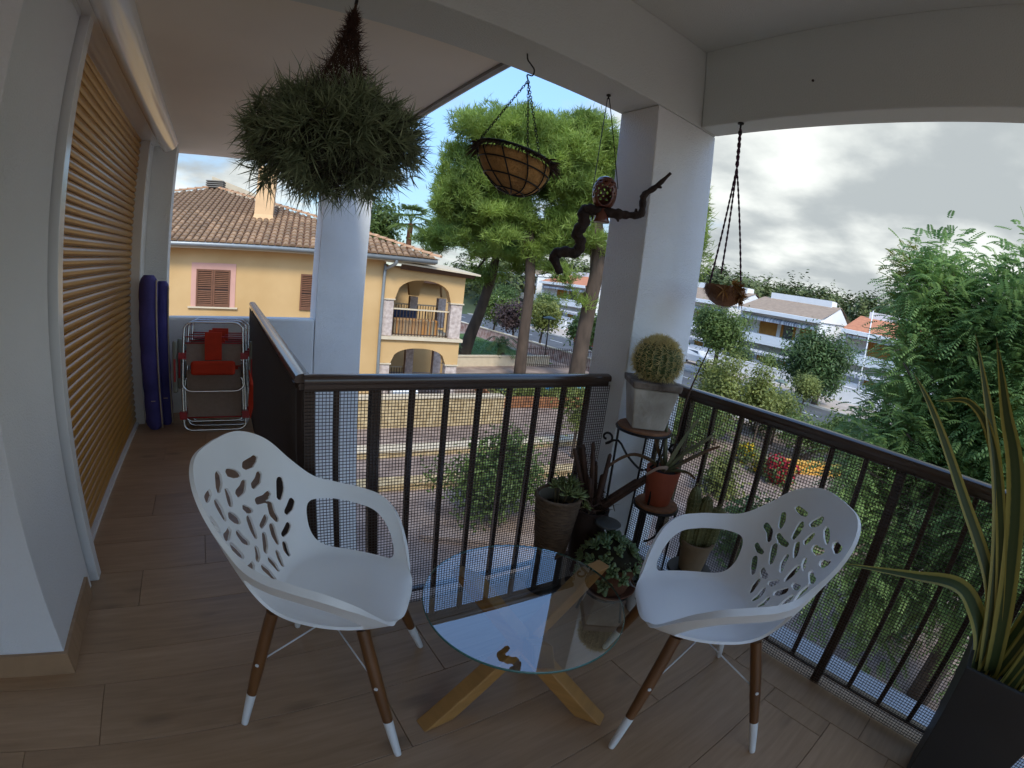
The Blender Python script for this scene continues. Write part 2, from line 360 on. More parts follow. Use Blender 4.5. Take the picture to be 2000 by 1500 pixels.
mesh_obj('shutter_box', V, F, mat('white_gloss_box', (.80, .79, .77), .14, .02, 3, coat=.5), rs, smooth=True, sharp=35)

# ---------------------------------------------------------------- railings with netting
def strands(mb, a, b, z0, z1, step=.0125, th=.0021, off=(0, 0)):
    """woven square netting between two foot points"""
    a = Vector((a[0]+off[0], a[1]+off[1], 0)); b = Vector((b[0]+off[0], b[1]+off[1], 0)); L = (b-a).length; u = (b-a)/L; nn = Vector((-u.y, u.x, 0))
    h = th/2
    for k in range(int(L/step)+1):
        p = a+u*k*step
        P = [p+u*h+nn*h, p-u*h+nn*h, p-u*h-nn*h, p+u*h-nn*h]
        mb.add([v+Vector((0,0,z0)) for v in P]+[v+Vector((0,0,z1)) for v in P], [(0,1,5,4),(1,2,6,5),(2,3,7,6),(3,0,4,7)])
    z = z0
    while z <= z1:
        P = [a+nn*h+Vector((0,0,z+h)), a-nn*h+Vector((0,0,z+h)), a-nn*h+Vector((0,0,z-h)), a+nn*h+Vector((0,0,z-h))]
        mb.add(P+[v+u*L for v in P], [(0,1,5,4),(1,2,6,5),(2,3,7,6),(3,0,4,7)])
        z += step
def rail_profile(mb, a, b, z, w_=.058, h_=.032):
    """rounded handrail swept from a to b"""
    a = Vector(a); b = Vector(b); u = (b-a).normalized(); nn = Vector((-u.y, u.x, 0))
    pr = [(-.46,-.5),(.46,-.5),(.5,-.3),(.5,.0),(.44,.26),(.28,.42),(0,.5),(-.28,.42),(-.44,.26),(-.5,.0),(-.5,-.3)]
    V = [p + nn*px*w_ + Vector((0,0,z+pz*h_)) for p in (a, b) for px, pz in pr]; n = len(pr)
    mb.add(V, [tuple(range(n))[::-1], tuple(range(n, 2*n))]+[(i, (i+1) % n, n+(i+1) % n, n+i) for i in range(n)])
def railing(name, label, segs, posts, inward, loc, net=True):
    t = thing(name, label, 'railing', loc)
    for (a, b) in segs:
        u = (Vector(b)-Vector(a)).normalized(); L = (Vector(b)-Vector(a)).length
        mb = MB(); rail_profile(mb, a, b, .999); mb.obj('handrail', BROWN_METAL, t, smooth=True, sharp=38)
        bevel(MB().bar(Vector(a)+Vector((0,0,.969)), Vector(b)+Vector((0,0,.969)), .030, .026).obj('upper_rail', BROWN_METAL, t), .002, 1)
        bevel(MB().bar(Vector(a)+Vector((0,0,.055)), Vector(b)+Vector((0,0,.055)), .03, .014).obj('lower_rail', BROWN_METAL, t), .002, 1)
        k = 0; s_ = posts[segs.index((a, b))]
        for s, wide in s_:
            p = Vector(a)+u*s
            w_ = .038 if wide else .02
            z0 = 0 if wide else .062
            bevel(MB().bar(p+Vector((0,0,z0)), p+Vector((0,0,.957)), w_, w_, (u.x,u.y,0)).obj('post' if wide else 'baluster', BROWN_METAL, t), .002, 1)
        if not net: continue
        mb = MB(); nn = Vector((-u.y, u.x, 0))*inward
        strands(mb, a, b, .0, .965, off=(nn.x*.024, nn.y*.024)); o = mb.obj('netting', NET, t); o['kind'] = 'stuff'
    return t
sA = [(0.115+.1405*i, i == 1) for i in range(9)]; sA = [(.018, True)] + sA
sB = [(.16+.14*i, i % 4 == 3) for i in range(20)]
railing('railing', 'dark brown metal railing with netting that turns the corner into the passage', [((.27,1.59,0),(1.618,1.515,0)), ((.27,4.55,0),(.27,1.60,0))], [sA, sB], -1, (.27, 1.59, 0))
sC = []
for k in range(24):
    yy = 1.216-.1405*k
    if yy > -2.7: sC.append((1.41-yy, k in (0, 7, 14, 21)))
sC = [(.05, False)] + sC
railing('railing', 'long dark brown metal railing with netting overlooking the street', [((1.888,1.408,0),(1.888,-2.8,0))], [sC], -1, (1.888, 0, 0))
railing('railing', 'dark brown metal railing closing the open end behind the armchairs', [((-2.6,-2.85,0),(1.86,-2.85,0))], [[(.07+.14*i, i % 7 == 0) for i in range(31)]], -1, (0, -2.85, 0), False)
# ---------------------------------------------------------------- moulded armchairs
def shell_mesh():
    Na, Nt = 264, 96
    ks = np.array([0, 18, 32, 46, 60, 75, 92, 108, 120, 132, 145, 160, 180.])
    hh = np.array([.425, .415, .372, .295, .240, .222, .212, .192, .150, .085, .018, -.012, -.022])
    ll = np.array([.15, .145, .12, .085, .055, .042, .040, .040, .036, .026, .012, .004, .0])
    def interp(x, v):
        # smooth cubic through the keys
        i = np.clip(np.searchsorted(ks, x, 'right')-1, 0, len(ks)-2); t = (x-ks[i])/(ks[i+1]-ks[i])
        m = np.gradient(v, ks); h = ks[i+1]-ks[i]
        return v[i]*(2*t**3-3*t**2+1)+m[i]*h*(t**3-2*t**2+t)+v[i+1]*(-2*t**3+3*t**2)+m[i+1]*h*(t**3-t**2)
    A = np.linspace(-180, 180, Na, endpoint=False); Tt = np.linspace(0, 1, Nt)
    aa, tt = np.meshgrid(A, Tt, indexing='ij')
    ab = np.abs(aa); h = interp(ab, hh); le = interp(ab, ll)
    ar = np.radians(aa); sx, sy = np.sin(ar), -np.cos(ar)
    e = 2.5; Rr = (np.abs(sx/.232)**e + np.abs(sy/np.where(sy > 0, .235, .215))**e)**(-1/e)
    z0 = .445
    tb = .42; s = np.clip((tt-tb)/(1-tb), 0, 1)
    P0r, P0z = .66*Rr, z0-.006; P1r, P1z = .93*Rr, z0-.004+0*Rr; P2r, P2z = Rr+.25*le, z0+.28*h; P3r, P3z = Rr+le, z0+h
    b0, b1, b2, b3 = (1-s)**3, 3*s*(1-s)**2, 3*s*s*(1-s), s**3
    r = b0*P0r+b1*P1r+b2*P2r+b3*P3r; z = b0*P0z+b1*P1z+b2*P2z+b3*P3z
    ins = tt < tb
    r = np.where(ins, P0r*tt/tb, r); z = np.where(ins, z0-.006-.010*(1-(tt/tb)**2)**2, z)
    # arm band curls outward
    armw = np.exp(-((ab-92)/34)**4)
    curl = np.clip((s-.72)/.28, 0, 1)**1.6
    r = r + armw*curl*.022; z = z - armw*curl*.008
    # lumbar/back plan curve: flatten the back a little
    P = np.stack([sx*r, sy*r, z], -1)
    top = np.clip((s-.3)/.7, 0, 1)*np.exp(-(ab/46)**4)
    P[...,0] *= (1+.10*top)
    # arclength along t
    seg = np.linalg.norm(np.diff(P, axis=1), axis=2); Y = np.concatenate([np.zeros((Na,1)), np.cumsum(seg, 1)], 1)
    ib = int(tb*(Nt-1)); Y = Y - Y[:, ib:ib+1]; L = Y[:, -1:]
    f = np.full(P.shape[:2], .05)
    # arm openings
    yb, yt = .050+0*L, L-.056
    half = (yt-yb)/2; mid = (yt+yb)/2
    An = (ab-92)/39.0; ok = half > .010
    g = (np.abs(An)**3.2 + np.abs((Y-mid)/np.where(ok, half, 1))**2.6)**(1/2.8) - 1
    g = np.where(ok & (ab > 45) & (ab < 140), g*.05, .05)
    f = np.minimum(f, g)
    # bean-shaped perforations of the back
    rg = np.random.default_rng(12); Xb = np.radians(aa)*.245*(1+.25*np.clip(s, 0, 1)); Yb = Y
    beans = []
    for row, (yy, n) in enumerate([(.075, 5), (.138, 6), (.204, 7), (.270, 6), (.330, 6), (.385, 4)]):
        wx = (.115, .165, .195, .190, .165, .105)[row]
        for k in range(n):
            x = -wx + 2*wx*k/(n-1) + rg.uniform(-.005, .005) + (.006 if row % 2 else -.004); y_ = yy + rg.uniform(-.007, .007)
            fan = math.atan2(x, .42-yy*.2)
            ang = math.pi/2 - fan*1.3 + rg.uniform(-.3, .3)
            if row >= 4: ang = rg.choice([.3, -.4, 1.5]) + rg.uniform(-.3, .3); 
            if row == 3 and k % 3 == 1: ang = rg.uniform(-.3, .5)
            ln = rg.uniform(.042, .058) if row not in (0, 5) else rg.uniform(.030, .044)
            rad_ = rg.uniform(.0125, .0165); bend_ = rg.uniform(-.5, .5)
            def pts_(q): return [(q[0]+math.cos(q[2])*q[3]*(u_-.5), q[1]+math.sin(q[2])*q[3]*(u_-.5)) for u_ in (0, .25, .5, .75, 1)]
            def clash(q): return any(min(math.hypot(a_[0]-b_[0], a_[1]-b_[1]) for a_ in pts_(q) for b_ in pts_(o_)) < q[5]+o_[5]+.0045 for o_ in beans)
            for tr in range(8):
                q_ = (x, y_, ang+(0, .4, -.4, .8, -.8, 1.2, -1.2, 1.57)[tr], ln*(1-.05*tr), bend_, rad_*(1-.03*tr))
                if not clash(q_): beans.append(q_); break
    for (x, y_, an, ln, bend, rad) in beans:
        dx, dy = math.cos(an), math.sin(an); px, py = -dy, dx
        p0 = (x-dx*ln/2, y_-dy*ln/2); p1 = (x+px*bend*ln*.3, y_+py*bend*ln*.3); p2 = (x+dx*ln/2, y_+dy*ln/2)
        dd = np.full(f.shape, 9.)
        for q0, q1, ra, rb in ((p0, p1, rad*.75, rad), (p1, p2, rad, rad*.9)):
            vx, vy = q1[0]-q0[0], q1[1]-q0[1]; tq = np.clip(((Xb-q0[0])*vx+(Yb-q0[1])*vy)/(vx*vx+vy*vy), 0, 1)
            dd = np.minimum(dd, np.hypot(Xb-q0[0]-vx*tq, Yb-q0[1]-vy*tq)-(ra+(rb-ra)*tq))
        f = np.minimum(f, np.where((ab < 60) & (Yb < L-.022), dd, .05))
    # triangulate and clip against f
    th = .0085 + .010*armw*np.clip((s-.55)/.3, 0, 1) + .004*np.clip((s-.9)/.1, 0, 1)
    nrm = np.zeros_like(P); dA = np.roll(P, -1, 0)-np.roll(P, 1, 0); dT = np.gradient(P, axis=1); nrm = np.cross(dA, dT)
    nrm /= np.linalg.norm(nrm, axis=2, keepdims=True)+1e-12
    nrm[:, 0] = (0, 0, 1); 
    if nrm[Na//2, 5, 2] < 0: nrm[:, 1:] *= -1
    IN = (P + nrm*th[..., None]/2).reshape(-1, 3); OU = (P - nrm*th[..., None]/2).reshape(-1, 3); fv = f.reshape(-1)
    tris = []
    for i in range(Na):
        i2 = (i+1) % Na
        for j in range(Nt-1):
            a, b, c, d_ = i*Nt+j, i2*Nt+j, i2*Nt+j+1, i*Nt+j+1
            if j > 0: tris.append((a, b, c))
            tris.append((a, c, d_))
    Vi, Vo, idx, cut, Fc = [], [], {}, {}, []
    def vid(k):
        if k not in idx: idx[k] = len(Vi); Vi.append(IN[k]); Vo.append(OU[k])
        return idx[k]
    def cid(k, l):
        key = (min(k, l), max(k, l))
        if key not in cut:
            t_ = fv[key[0]]/(fv[key[0]]-fv[key[1]]); t_ = min(max(t_, .02), .98); cut[key] = len(Vi)
            Vi.append(IN[key[0]]*(1-t_)+IN[key[1]]*t_); Vo.append(OU[key[0]]*(1-t_)+OU[key[1]]*t_)
        return cut[key]
    for t_ in tris:
        pos = [fv[k] > 0 for k in t_]
        if all(pos): Fc.append(tuple(vid(k if k % Nt else 0) for k in t_))
        elif any(pos):
            poly = []
            for q in range(3):
                k, l = t_[q], t_[(q+1) % 3]
                if pos[q]: poly.append(vid(k if k % Nt else 0))
                if pos[q] != pos[(q+1) % 3]: poly.append(cid(k, l))
            Fc.append(tuple(poly))
    n = len(Vi); ec = {}
    for p in Fc:
        for q in range(len(p)):
            ec[(p[q], p[(q+1) % len(p)])] = 1
    F = [p for p in Fc] + [tuple(k+n for k in p[::-1]) for p in Fc]
    for (a, b) in ec:
        if (b, a) not in ec: F.append((b, a, a+n, b+n))
    return np.array(Vi+Vo), F
CHAIR_W = mat('white_moulded_plastic', (.92, .92, .91), .40, .015, 5, spec=.45)
LEG_W = mat('stained_beech', '#6b4424', .38, .22, 3, stretch=(6, 6, .6), coat=.15, detail=7)
TIP_W = mat('white_leg_tip', (.74, .74, .73), .35, .02, 5)
WIRE_W = mat('white_wire', (.72, .72, .72), .35, .02, 5)
def make_chair():
    t = thing('armchair', 'x', 'armchair', (0, 0, 0), local=True)
    Vs, Fs = shell_mesh()
    o = mesh_obj('seat_shell', Vs, Fs, CHAIR_W, t, smooth=True, sharp=42)
    m_ = MB()
    for (x0, y0, x1, y1) in ((-.13, -.12, .13, .12), (-.13, .12, .13, -.12)): m_.bar((x0, y0, .418), (x1, y1, .418), .03, .016)
    m_.obj('seat_bracket', LEG_W, t)
    mids = []
    for sx in (-1, 1):
        for sy in (-1, 1):
            a = np.array((sx*.145, sy*.135, .425)); b = np.array((sx*.248, sy*.248, .012)); q = a+(b-a)*.72; m2 = a+(b-a)*.42
            lg = MB().tube([a, a+(b-a)*.25, a+(b-a)*.5, q], [.019, .0195, .0185, .0155], 14).obj('leg', LEG_W, t, smooth=True, sharp=50)
            MB().tube([q, b, b+(b-a)*.025], [.0157, .0118, .0105], 14).obj('leg_tip', TIP_W, lg, smooth=True, sharp=50)
            MB().tube([m2+np.array((sx*.016, 0, 0)), m2+np.array((sx*.021, 0, 0))], .006, 8).obj('screw_cap', TIP_W, lg)
            mids.append(m2)
    wr = MB(); zc_ = .345
    for q in mids:
        s_ = np.array((math.copysign(.035, q[0]), 0, zc_)); wr.tube([q, s_], .0028, 6)
    wr.tube([(-.035, 0, zc_), (.035, 0, zc_)], .0028, 6); wr.obj('wire_brace', WIRE_W, t, smooth=True)
    return t
def face(o, loc, dirv): o.location = loc; o.rotation_euler[2] = math.atan2(-dirv[0], dirv[1])
ch1 = make_chair(); face(ch1, (.27, 1.20, 0), (.84, -.54)); ch1['label'] = 'white perforated-back armchair on wooden legs with its back to the shutter'; ch1['group'] = 'white armchairs at the glass table'
ch2 = copy_tree(ch1); face(ch2, (1.305, .578, 0), (-.76, .65)); ch2['label'] = 'white perforated-back armchair on wooden legs with its back to the street railing'

# ---------------------------------------------------------------- glass coffee table
def glass_mat(name, tint, rough=.0, edge=None):
    m = bpy.data.materials.new(name); m.use_nodes = True; t = m.node_tree; t.nodes.remove(t.nodes['Principled BSDF'])
    g = t.nodes.new('ShaderNodeBsdfGlossy'); g.inputs['Roughness'].default_value = rough; tr = t.nodes.new('ShaderNodeBsdfTransparent'); tr.inputs['Color'].default_value = (*tint, 1)
    nz = t.nodes.new('ShaderNodeTexNoise'); nz.inputs['Scale'].default_value = 9; rp = t.nodes.new('ShaderNodeMapRange'); rp.inputs['To Min'].default_value = .002; rp.inputs['To Max'].default_value = .012
    t.links.new(nz.outputs['Fac'], rp.inputs['Value']); t.links.new(rp.outputs[0], g.inputs['Roughness'])
    ge = t.nodes.new('ShaderNodeNewGeometry'); dt = t.nodes.new('ShaderNodeVectorMath'); dt.operation = 'DOT_PRODUCT'
    t.links.new(ge.outputs['Normal'], dt.inputs[0]); t.links.new(ge.outputs['Incoming'], dt.inputs[1])
    def mth(op, a_, b_=None):
        q = t.nodes.new('ShaderNodeMath'); q.operation = op
        for i_, v_ in enumerate((a_, b_)):
            if v_ is None: continue
            if isinstance(v_, (int, float)): q.inputs[i_].default_value = v_
            else: t.links.new(v_, q.inputs[i_])
        return q.outputs[0]
    # Schlick reflectance of both faces of a thin pane
    f1 = mth('ADD', mth('MULTIPLY', mth('POWER', mth('SUBTRACT', 1.0, mth('ABSOLUTE', dt.outputs['Value'])), 5.0), .82), .18)
    fr_ = mth('DIVIDE', mth('MULTIPLY', f1, 2.0), mth('ADD', f1, 1.0)); ms = t.nodes.new('ShaderNodeMixShader')
    t.links.new(fr_, ms.inputs[0]); t.links.new(tr.outputs[0], ms.inputs[1]); t.links.new(g.outputs[0], ms.inputs[2]); t.links.new(ms.outputs[0], t.nodes['Material Output'].inputs['Surface'])
    return m
GLASS = glass_mat('table_glass', (.93, .97, .95)); GLASS_E = mat('glass_edge', (.05, .16, .14), .08, .1, 6, coat=.4)
TC = Vector((.82, .95, 0)); TR = .325
tb_ = thing('coffee_table', 'round glass coffee table on crossed oak beams between the armchairs', 'coffee table', TC)
gt = MB().lathe([(0.0001, .42), (TR-.002, .42)], TC, 96).obj('glass_top', GLASS, tb_)
MB().lathe([(TR-.002, .4115), (TR, .4135), (TR, .4185), (TR-.002, .4205)], TC, 96).obj('glass_edge', GLASS_E, tb_, smooth=True)
for o in list(tb_.children):
    me = o.data
    # the lathe end caps of an open profile are removed
    import bmesh
    bm_ = bmesh.new(); bm_.from_mesh(me)
    bmesh.ops.delete(bm_, geom=[f_ for f_ in bm_.faces if len(f_.verts) > 20], context='FACES'); bm_.to_mesh(me); bm_.free()
OAKL = mat('oak_table_leg', '#a87a44', .45, .16, 4, stretch=(1.5, 1.5, 10), detail=8)
def tbar(a, b, ph):
    a, b = Vector(a), Vector(b); d_ = (b-a).normalized()
    o = MB().bar(a, b, .058, .058, (0, 0, 1)).obj('leg', OAKL, tb_); 
    # shear the end faces flat to floor and glass
    for v in o.data.vertices:
        p = v.co + Vector(TC)
        tgt = .001 if p.z < .2 else .411
        k = (tgt-p.z)/d_.z; v.co += d_*k
    bevel(o, .004, 2); return o
tbar((.555, .935, .03), (1.135, .985, .39), 0)
tbar((.965, .725, .03), (.735, 1.135, .39), 0)
tbar((.99, 1.12, .03), (.735, .735, .39), 0)

# ---------------------------------------------------------------- folded beach chairs and cushions at the passage end
ALU = mat('aluminium_tube', (.72, .73, .75), .22, .04, 6, metal=1.0); TAUPE = mat('taupe_mesh_cloth', '#a39388', .9, .06, 40, bump=.3, bscale=300)
RED = mat('red_cloth', '#d23a1c', .75, .10, 12, bump=.2, bscale=120); REDP = mat('red_plastic', '#b3202a', .4, .08, 8); ARMG = mat('grey_green_armrest', '#8b9086', .5, .06, 8)
def rrect(w0, w1, z0, z1, r_=.07, n=7):
    """closed rounded loop in local x-z, width w0 at bottom, w1 at top"""
    P = []
    for cxs, czs, a0, ww in ((1, 1, 0, w1), (-1, 1, 90, w1), (-1, -1, 180, w0), (1, -1, 270, w0)):
        cx_, cz_ = cxs*(ww/2-r_), (z1-r_ if czs > 0 else z0+r_)
        for k in range(n+1):
            an = R(a0+90*k/n); P.append((cx_+r_*math.cos(an), cz_+r_*math.sin(an)))
    return P
def beach_chair(full=True):
    t = thing('folding_beach_chair', 'x', 'beach chair', (0, 0, 0), local=True)
    lo = lambda pts, y: [(x, y+z*.03, z) for x, z in pts]
    P = rrect(.42, .40, .37, .985); MB().tube(lo(P+P[:1], 0), .0095, 8, False).obj('back_frame', ALU, t, smooth=True)
    P = rrect(.43, .43, .012, .66, .06); MB().tube(lo(P+P[:1], .03), .0095, 8, False).obj('leg_frame', ALU, t, smooth=True)
    P = rrect(.40, .40, .09, .50, .05); MB().tube(lo(P+P[:1], .055), .0085, 8, False).obj('seat_frame', ALU, t, smooth=True)
    for (z0, z1, y) in ((.60, .80, .012), (.13, .56, .035)):
        MB().add([(-.185, y+z0*.03, z0), (.185, y+z0*.03, z0), (.185, y+z1*.03, z1), (-.185, y+z1*.03, z1), (-.185, y+z0*.03+.006, z0), (.185, y+z0*.03+.006, z0), (.185, y+z1*.03+.006, z1), (-.185, y+z1*.03+.006, z1)], [(0,1,2,3),(7,6,5,4),(0,4,5,1),(1,5,6,2),(2,6,7,3),(3,7,4,0)]).obj('seat_cloth', TAUPE, t)
    for z, y in ((.80, .01), (.855, .008), (.13, .03)): MB().tube([(-.2, y+z*.03-.01, z), (.2, y+z*.03-.01, z)], .006, 6).obj('piping', REDP, t, smooth=True)
    if full:
        bevel(MB().box(-.058, .058, .0, .012, .65, .90).obj('headrest_strap', RED, t), .004)
        bevel(MB().box(-.15, .15, -.045, .012, .52, .645).obj('headrest', RED, t), .022, 3)
        for sx in (-1, 1):
            MB().box(sx*.21-.025, sx*.21+.025, -.012, .03, .66, .715).obj('hinge', REDP, t); MB().box(sx*.215-.025, sx*.215+.025, 0, .05, .12, .185).obj('hinge', REDP, t)
    for sx in (-1, 1):
        ar_ = bevel(MB().box(sx*.262-.016, sx*.262+.016, .0, .05, .36, .82).obj('armrest', ARMG, t), .013, 3)
        MB().box(sx*.262-.007, sx*.262+.007, -.004, .02, .46, .66).obj('armrest_inlay', REDP, ar_)
    return t
bc = beach_chair(); bc.location = (-.075, 3.98, 0); bc.scale = (1.2, 1, .9); bc.rotation_euler = (R(-6), 0, R(-3)); bc['label'] = 'folded aluminium beach chair with red headrest, front of the leaning three'; bc['group'] = 'folded beach chairs leaning at the parapet'
b2 = copy_tree(bc); b2.location = (-.05, 4.10, .0); b2.rotation_euler = (R(-6), 0, R(-5)); b2['label'] = 'folded aluminium beach chair, middle one of the leaning three'
b3 = copy_tree(bc); b3.location = (-.025, 4.215, .0); b3.rotation_euler = (R(-6), 0, R(-6)); b3['label'] = 'folded aluminium beach chair, rear one against the parapet'
tow = MB()
for k in range(7): tow.tube(smooth_path([(.215+.01*k, 3.92+.01*k, .52-.03*k), (.225+.006*k, 3.90, .40), (.21+.008*k, 3.93, .24), (.222+.004*k, 3.93, .12+.02*k)], 4), [.006]*3+[.009]*4+[.007]*5+[.004], 8)
tag(tow.obj('strap_bundle', RED, smooth=True), 'red cord bundle hanging at the side of the beach chairs', 'strap')
BLUE = mat('blue_quilted_cloth', '#3d3d80', .8, .2, 4, bump=.6, bscale=22, col2='#56509c'); CREAM = mat('cream_piping', '#b9ad98', .8, .1, 20)
def roll(name, label, c, r_, h, lean, m_):
    t = thing(name, label, 'cushion', c, group='blue rolled cushions in the corner')
    pr = []; n = 40
    rg = random.Random(int(c[0]*1000))
    for k in range(n+1):
        f = k/n; rr = r_*(1+.07*abs(math.sin(f*22+c[0]*9)))*(.55 if k in (0, n) else (.86 if k in (1, n-1) else 1)); pr.append((rr, f*h))
    V = []; nn = 20
    for rr, z in pr:
        for k in range(nn):
            an = 2*math.pi*k/nn; q = rr*(1+.06*math.sin(3*an+z*5)); V.append((c[0]+q*math.cos(an)+lean[0]*z, c[1]+q*.72*math.sin(an)+lean[1]*z, c[2]+z))
    F = [(i*nn+k, i*nn+(k+1) % nn, (i+1)*nn+(k+1) % nn, (i+1)*nn+k) for i in range(n) for k in range(nn)] + [tuple(range(nn))[::-1], tuple(n*nn+k for k in range(nn))]
    mesh_obj('roll', V, F, m_, t, smooth=True, sharp=60)
    sp = [(c[0]+r_*1.0*math.cos(-.3)+lean[0]*z, c[1]-r_*.6+lean[1]*z, c[2]+z) for z in np.linspace(.02, h*.97, 14)]
    MB().tube(sp, .007, 6).obj('piping', CREAM, t, smooth=True)
    MB().bar((c[0]-.01, c[1]-r_*.74, h*.2), (c[0]+.025, c[1]-r_*.74, h*.2), .004, .006).obj('care_tag', CREAM, t)
    return t
roll('rolled_cushion', 'tall blue rolled lounger cushion nearest the shutter', (-.585, 4.13, 0), .072, 1.24, (-.015, .02), BLUE)
roll('rolled_cushion', 'slimmer blue rolled lounger cushion beside the parapet', (-.495, 4.24, 0), .056, 1.19, (-.01, .04), BLUE)
# ---------------------------------------------------------------- hanging plants
def chain(mb, a, b, link=.016, r_=.0016):
    a, b = Vector(a), Vector(b); L = (b-a).length; n = max(2, int(L/(link*.78))); u = (b-a)/L
    x = u.orthogonal().normalized(); y_ = u.cross(x)
    for i in range(n):
        c = a+u*(L*(i+.5)/n); s_ = x if i % 2 else y_
        P = [c + u*math.cos(2*math.pi*k/6)*link*.55 + s_*math.sin(2*math.pi*k/6)*link*.28 for k in range(7)]
        mb.tube(P, r_, 4, False)
IRON = mat('black_iron', '#1d1a19', .45, .2, 12, metal=.3); ROPE_P = mat('purple_cord', '#4b2a3f', .85, .2, 40, bump=.4, bscale=200)
TILL = mat('air_plant_leaf', (.13, .17, .085), .6, .35, 30, col2=(.36, .42, .24), transl=.3); DRY = mat('dry_stem', '#4a3226', .85, .35, 20)
HK = np.array((.298, 1.544, 2.28))
tp = thing('hanging_air_plant', 'huge ball of spiky grey-green air plants hanging from the beam', 'air plant', (HK[0], HK[1], 1.58))
nR = 640; dv = rand_dirs(nR); rr = rng.uniform(.55, 1.0, nR)**.5
ctr = np.array((.298, 1.535, 1.775)); rad = np.array((.265, .265, .148))
rr = rr*(1+.11*np.sin(dv[:,0]*7+1)*np.cos(dv[:,1]*6)+.07*np.sin(dv[:,2]*9+dv[:,0]*5)); pc_ = ctr + dv*rad*rr[:,None]
pc_[:,2] += .035*np.cos(np.arctan2(dv[:,1], dv[:,0])*5+1)*(np.abs(dv[:,2]) > .2)
B, D_, Ln, Wd = [], [], [], []
for i in range(nR):
    n = 15; o = dv[i]*np.array((1, 1, .8)) + np.array((0, 0, .12)); o /= np.linalg.norm(o)
    q = rand_dirs(n)*.85 + o*.75; B.append(np.repeat(pc_[i:i+1], n, 0)+rng.normal(size=(n,3))*.004); D_.append(q)
    Ln.append(rng.uniform(.04, .085, n)); Wd.append(rng.uniform(.0040, .0066, n))
B = np.concatenate(B); D_ = np.concatenate(D_); Ln = np.concatenate(Ln); Wd = np.concatenate(Wd)
V, F = blades(B, D_, Ln, Wd, droop=rng.uniform(-.3, .5, len(B)), seg=4, curl=.75)
tagf = mesh_obj('foliage', V, F, TILL, tp); tagf['kind'] = 'stuff'
n = 2600; t_ = rng.uniform(0, 1, n)**1.5; an = rng.uniform(0, 6.28, n); rr = .003+.14*t_**1.5*rng.uniform(.2, 1.0, n)**.5
B = np.stack([HK[0]+rr*np.cos(an)*.95, HK[1]-.005+rr*np.sin(an)*.95, 2.22-.34*t_], 1)
q = np.stack([np.cos(an)*.5, np.sin(an)*.5, rng.normal(size=n)*.8-.2], 1)+rng.normal(size=(n,3))*.45
V, F = blades(B, q, rng.uniform(.02, .03, n)+.05*t_, rng.uniform(.0022, .0042, n), droop=rng.uniform(-.6, .6, n), seg=3, curl=.9); o = mesh_obj('dry_stems', V, F, DRY, tp); o['kind'] = 'stuff'
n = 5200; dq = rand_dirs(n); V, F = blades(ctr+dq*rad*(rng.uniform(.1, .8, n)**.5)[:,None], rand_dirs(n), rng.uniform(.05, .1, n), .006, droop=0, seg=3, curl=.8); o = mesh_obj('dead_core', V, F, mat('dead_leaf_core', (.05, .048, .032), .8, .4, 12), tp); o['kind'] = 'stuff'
co = MB()
for k in range(9):
    an = k*.7; co.tube(smooth_path([(HK[0], HK[1], 2.275), (HK[0]+.012*math.cos(an), HK[1]+.012*math.sin(an), 2.17), (HK[0]+.05*math.cos(an+.6), HK[1]+.05*math.sin(an+.6), 2.04), (HK[0]+.12*math.cos(an+.9), HK[1]+.12*math.sin(an+.9), 1.86)], 5), .0028, 5)
co.obj('hanging_cord', DRY, tp, smooth=True)
MB().tube([(HK[0], HK[1], 2.28), (HK[0], HK[1], 2.262)], .006, 8).obj('hook', IRON, tp)

# wire basket with coir liner
bk = thing('hanging_basket', 'coir-lined wire basket hanging by thin chains from the beam', 'hanging basket', (.958, 1.51, 1.71))
COIR = mat('coir_liner', '#b08552', .95, .3, 18, bump=.9, bscale=90)
BC = np.array((.958, 1.51, 1.862)); br = .142; bh = .15; TL = (.10, .02)   # slight tilt
def tilt(p): p = np.array(p, float); d_ = p-BC; return (p[0], p[1], p[2]-d_[0]*.35*1.0*.5+d_[1]*.12)
pr = [(0.001, -bh+.004)]+[(br*.97*math.sin(R(a)), -bh*math.cos(R(a))) for a in range(12, 91, 9)]
mb = MB().lathe(pr, BC, 36); mb.V = [tilt(v) for v in mb.V]; mb.obj('coir_liner', COIR, bk, smooth=True)
mb = MB().lathe([(.001, -.02), (br*.9, -.025)], BC, 24); mb.V = [tilt(v) for v in mb.V]; mb.obj('soil', mat('dark_soil', '#2a211b', .95, .3, 40, bump=.8, bscale=120), bk)
mb = MB()
for k in range(10):
    a0 = 2*math.pi*k/10
    mb.tube([tilt((BC[0]+br*1.01*math.sin(R(a))*math.cos(a0+.006*(90-a)), BC[1]+br*1.01*math.sin(R(a))*math.sin(a0+.006*(90-a)), BC[2]-bh*1.01*math.cos(R(a)))) for a in range(4, 91, 8)], .0026, 5)
for a in (22, 48, 70, 90):
    mb.tube([tilt((BC[0]+br*1.015*math.sin(R(a))*math.cos(q_*math.pi/14), BC[1]+br*1.015*math.sin(R(a))*math.sin(q_*math.pi/14), BC[2]-bh*1.015*math.cos(R(a)))) for q_ in range(29)], .003 if a < 90 else .005, 5, False)
mb.obj('wire_frame', IRON, bk, smooth=True)
ap = (.972, 1.502, 2.165)
for k in range(3):
    a0 = .6+2*math.pi*k/3; mb = MB(); chain(mb, tilt((BC[0]+br*math.cos(a0), BC[1]+br*math.sin(a0), BC[2])), ap); mb.obj('chain', IRON, bk)
hk_ = MB().tube(smooth_path([(.958, 1.51, 2.28), (.962, 1.508, 2.255), (.975, 1.50, 2.235), (.988, 1.494, 2.215), (.984, 1.496, 2.19), (.966, 1.505, 2.19), (.972, 1.502, 2.165)], 5), .003, 6).obj('hook', IRON, bk, smooth=True)
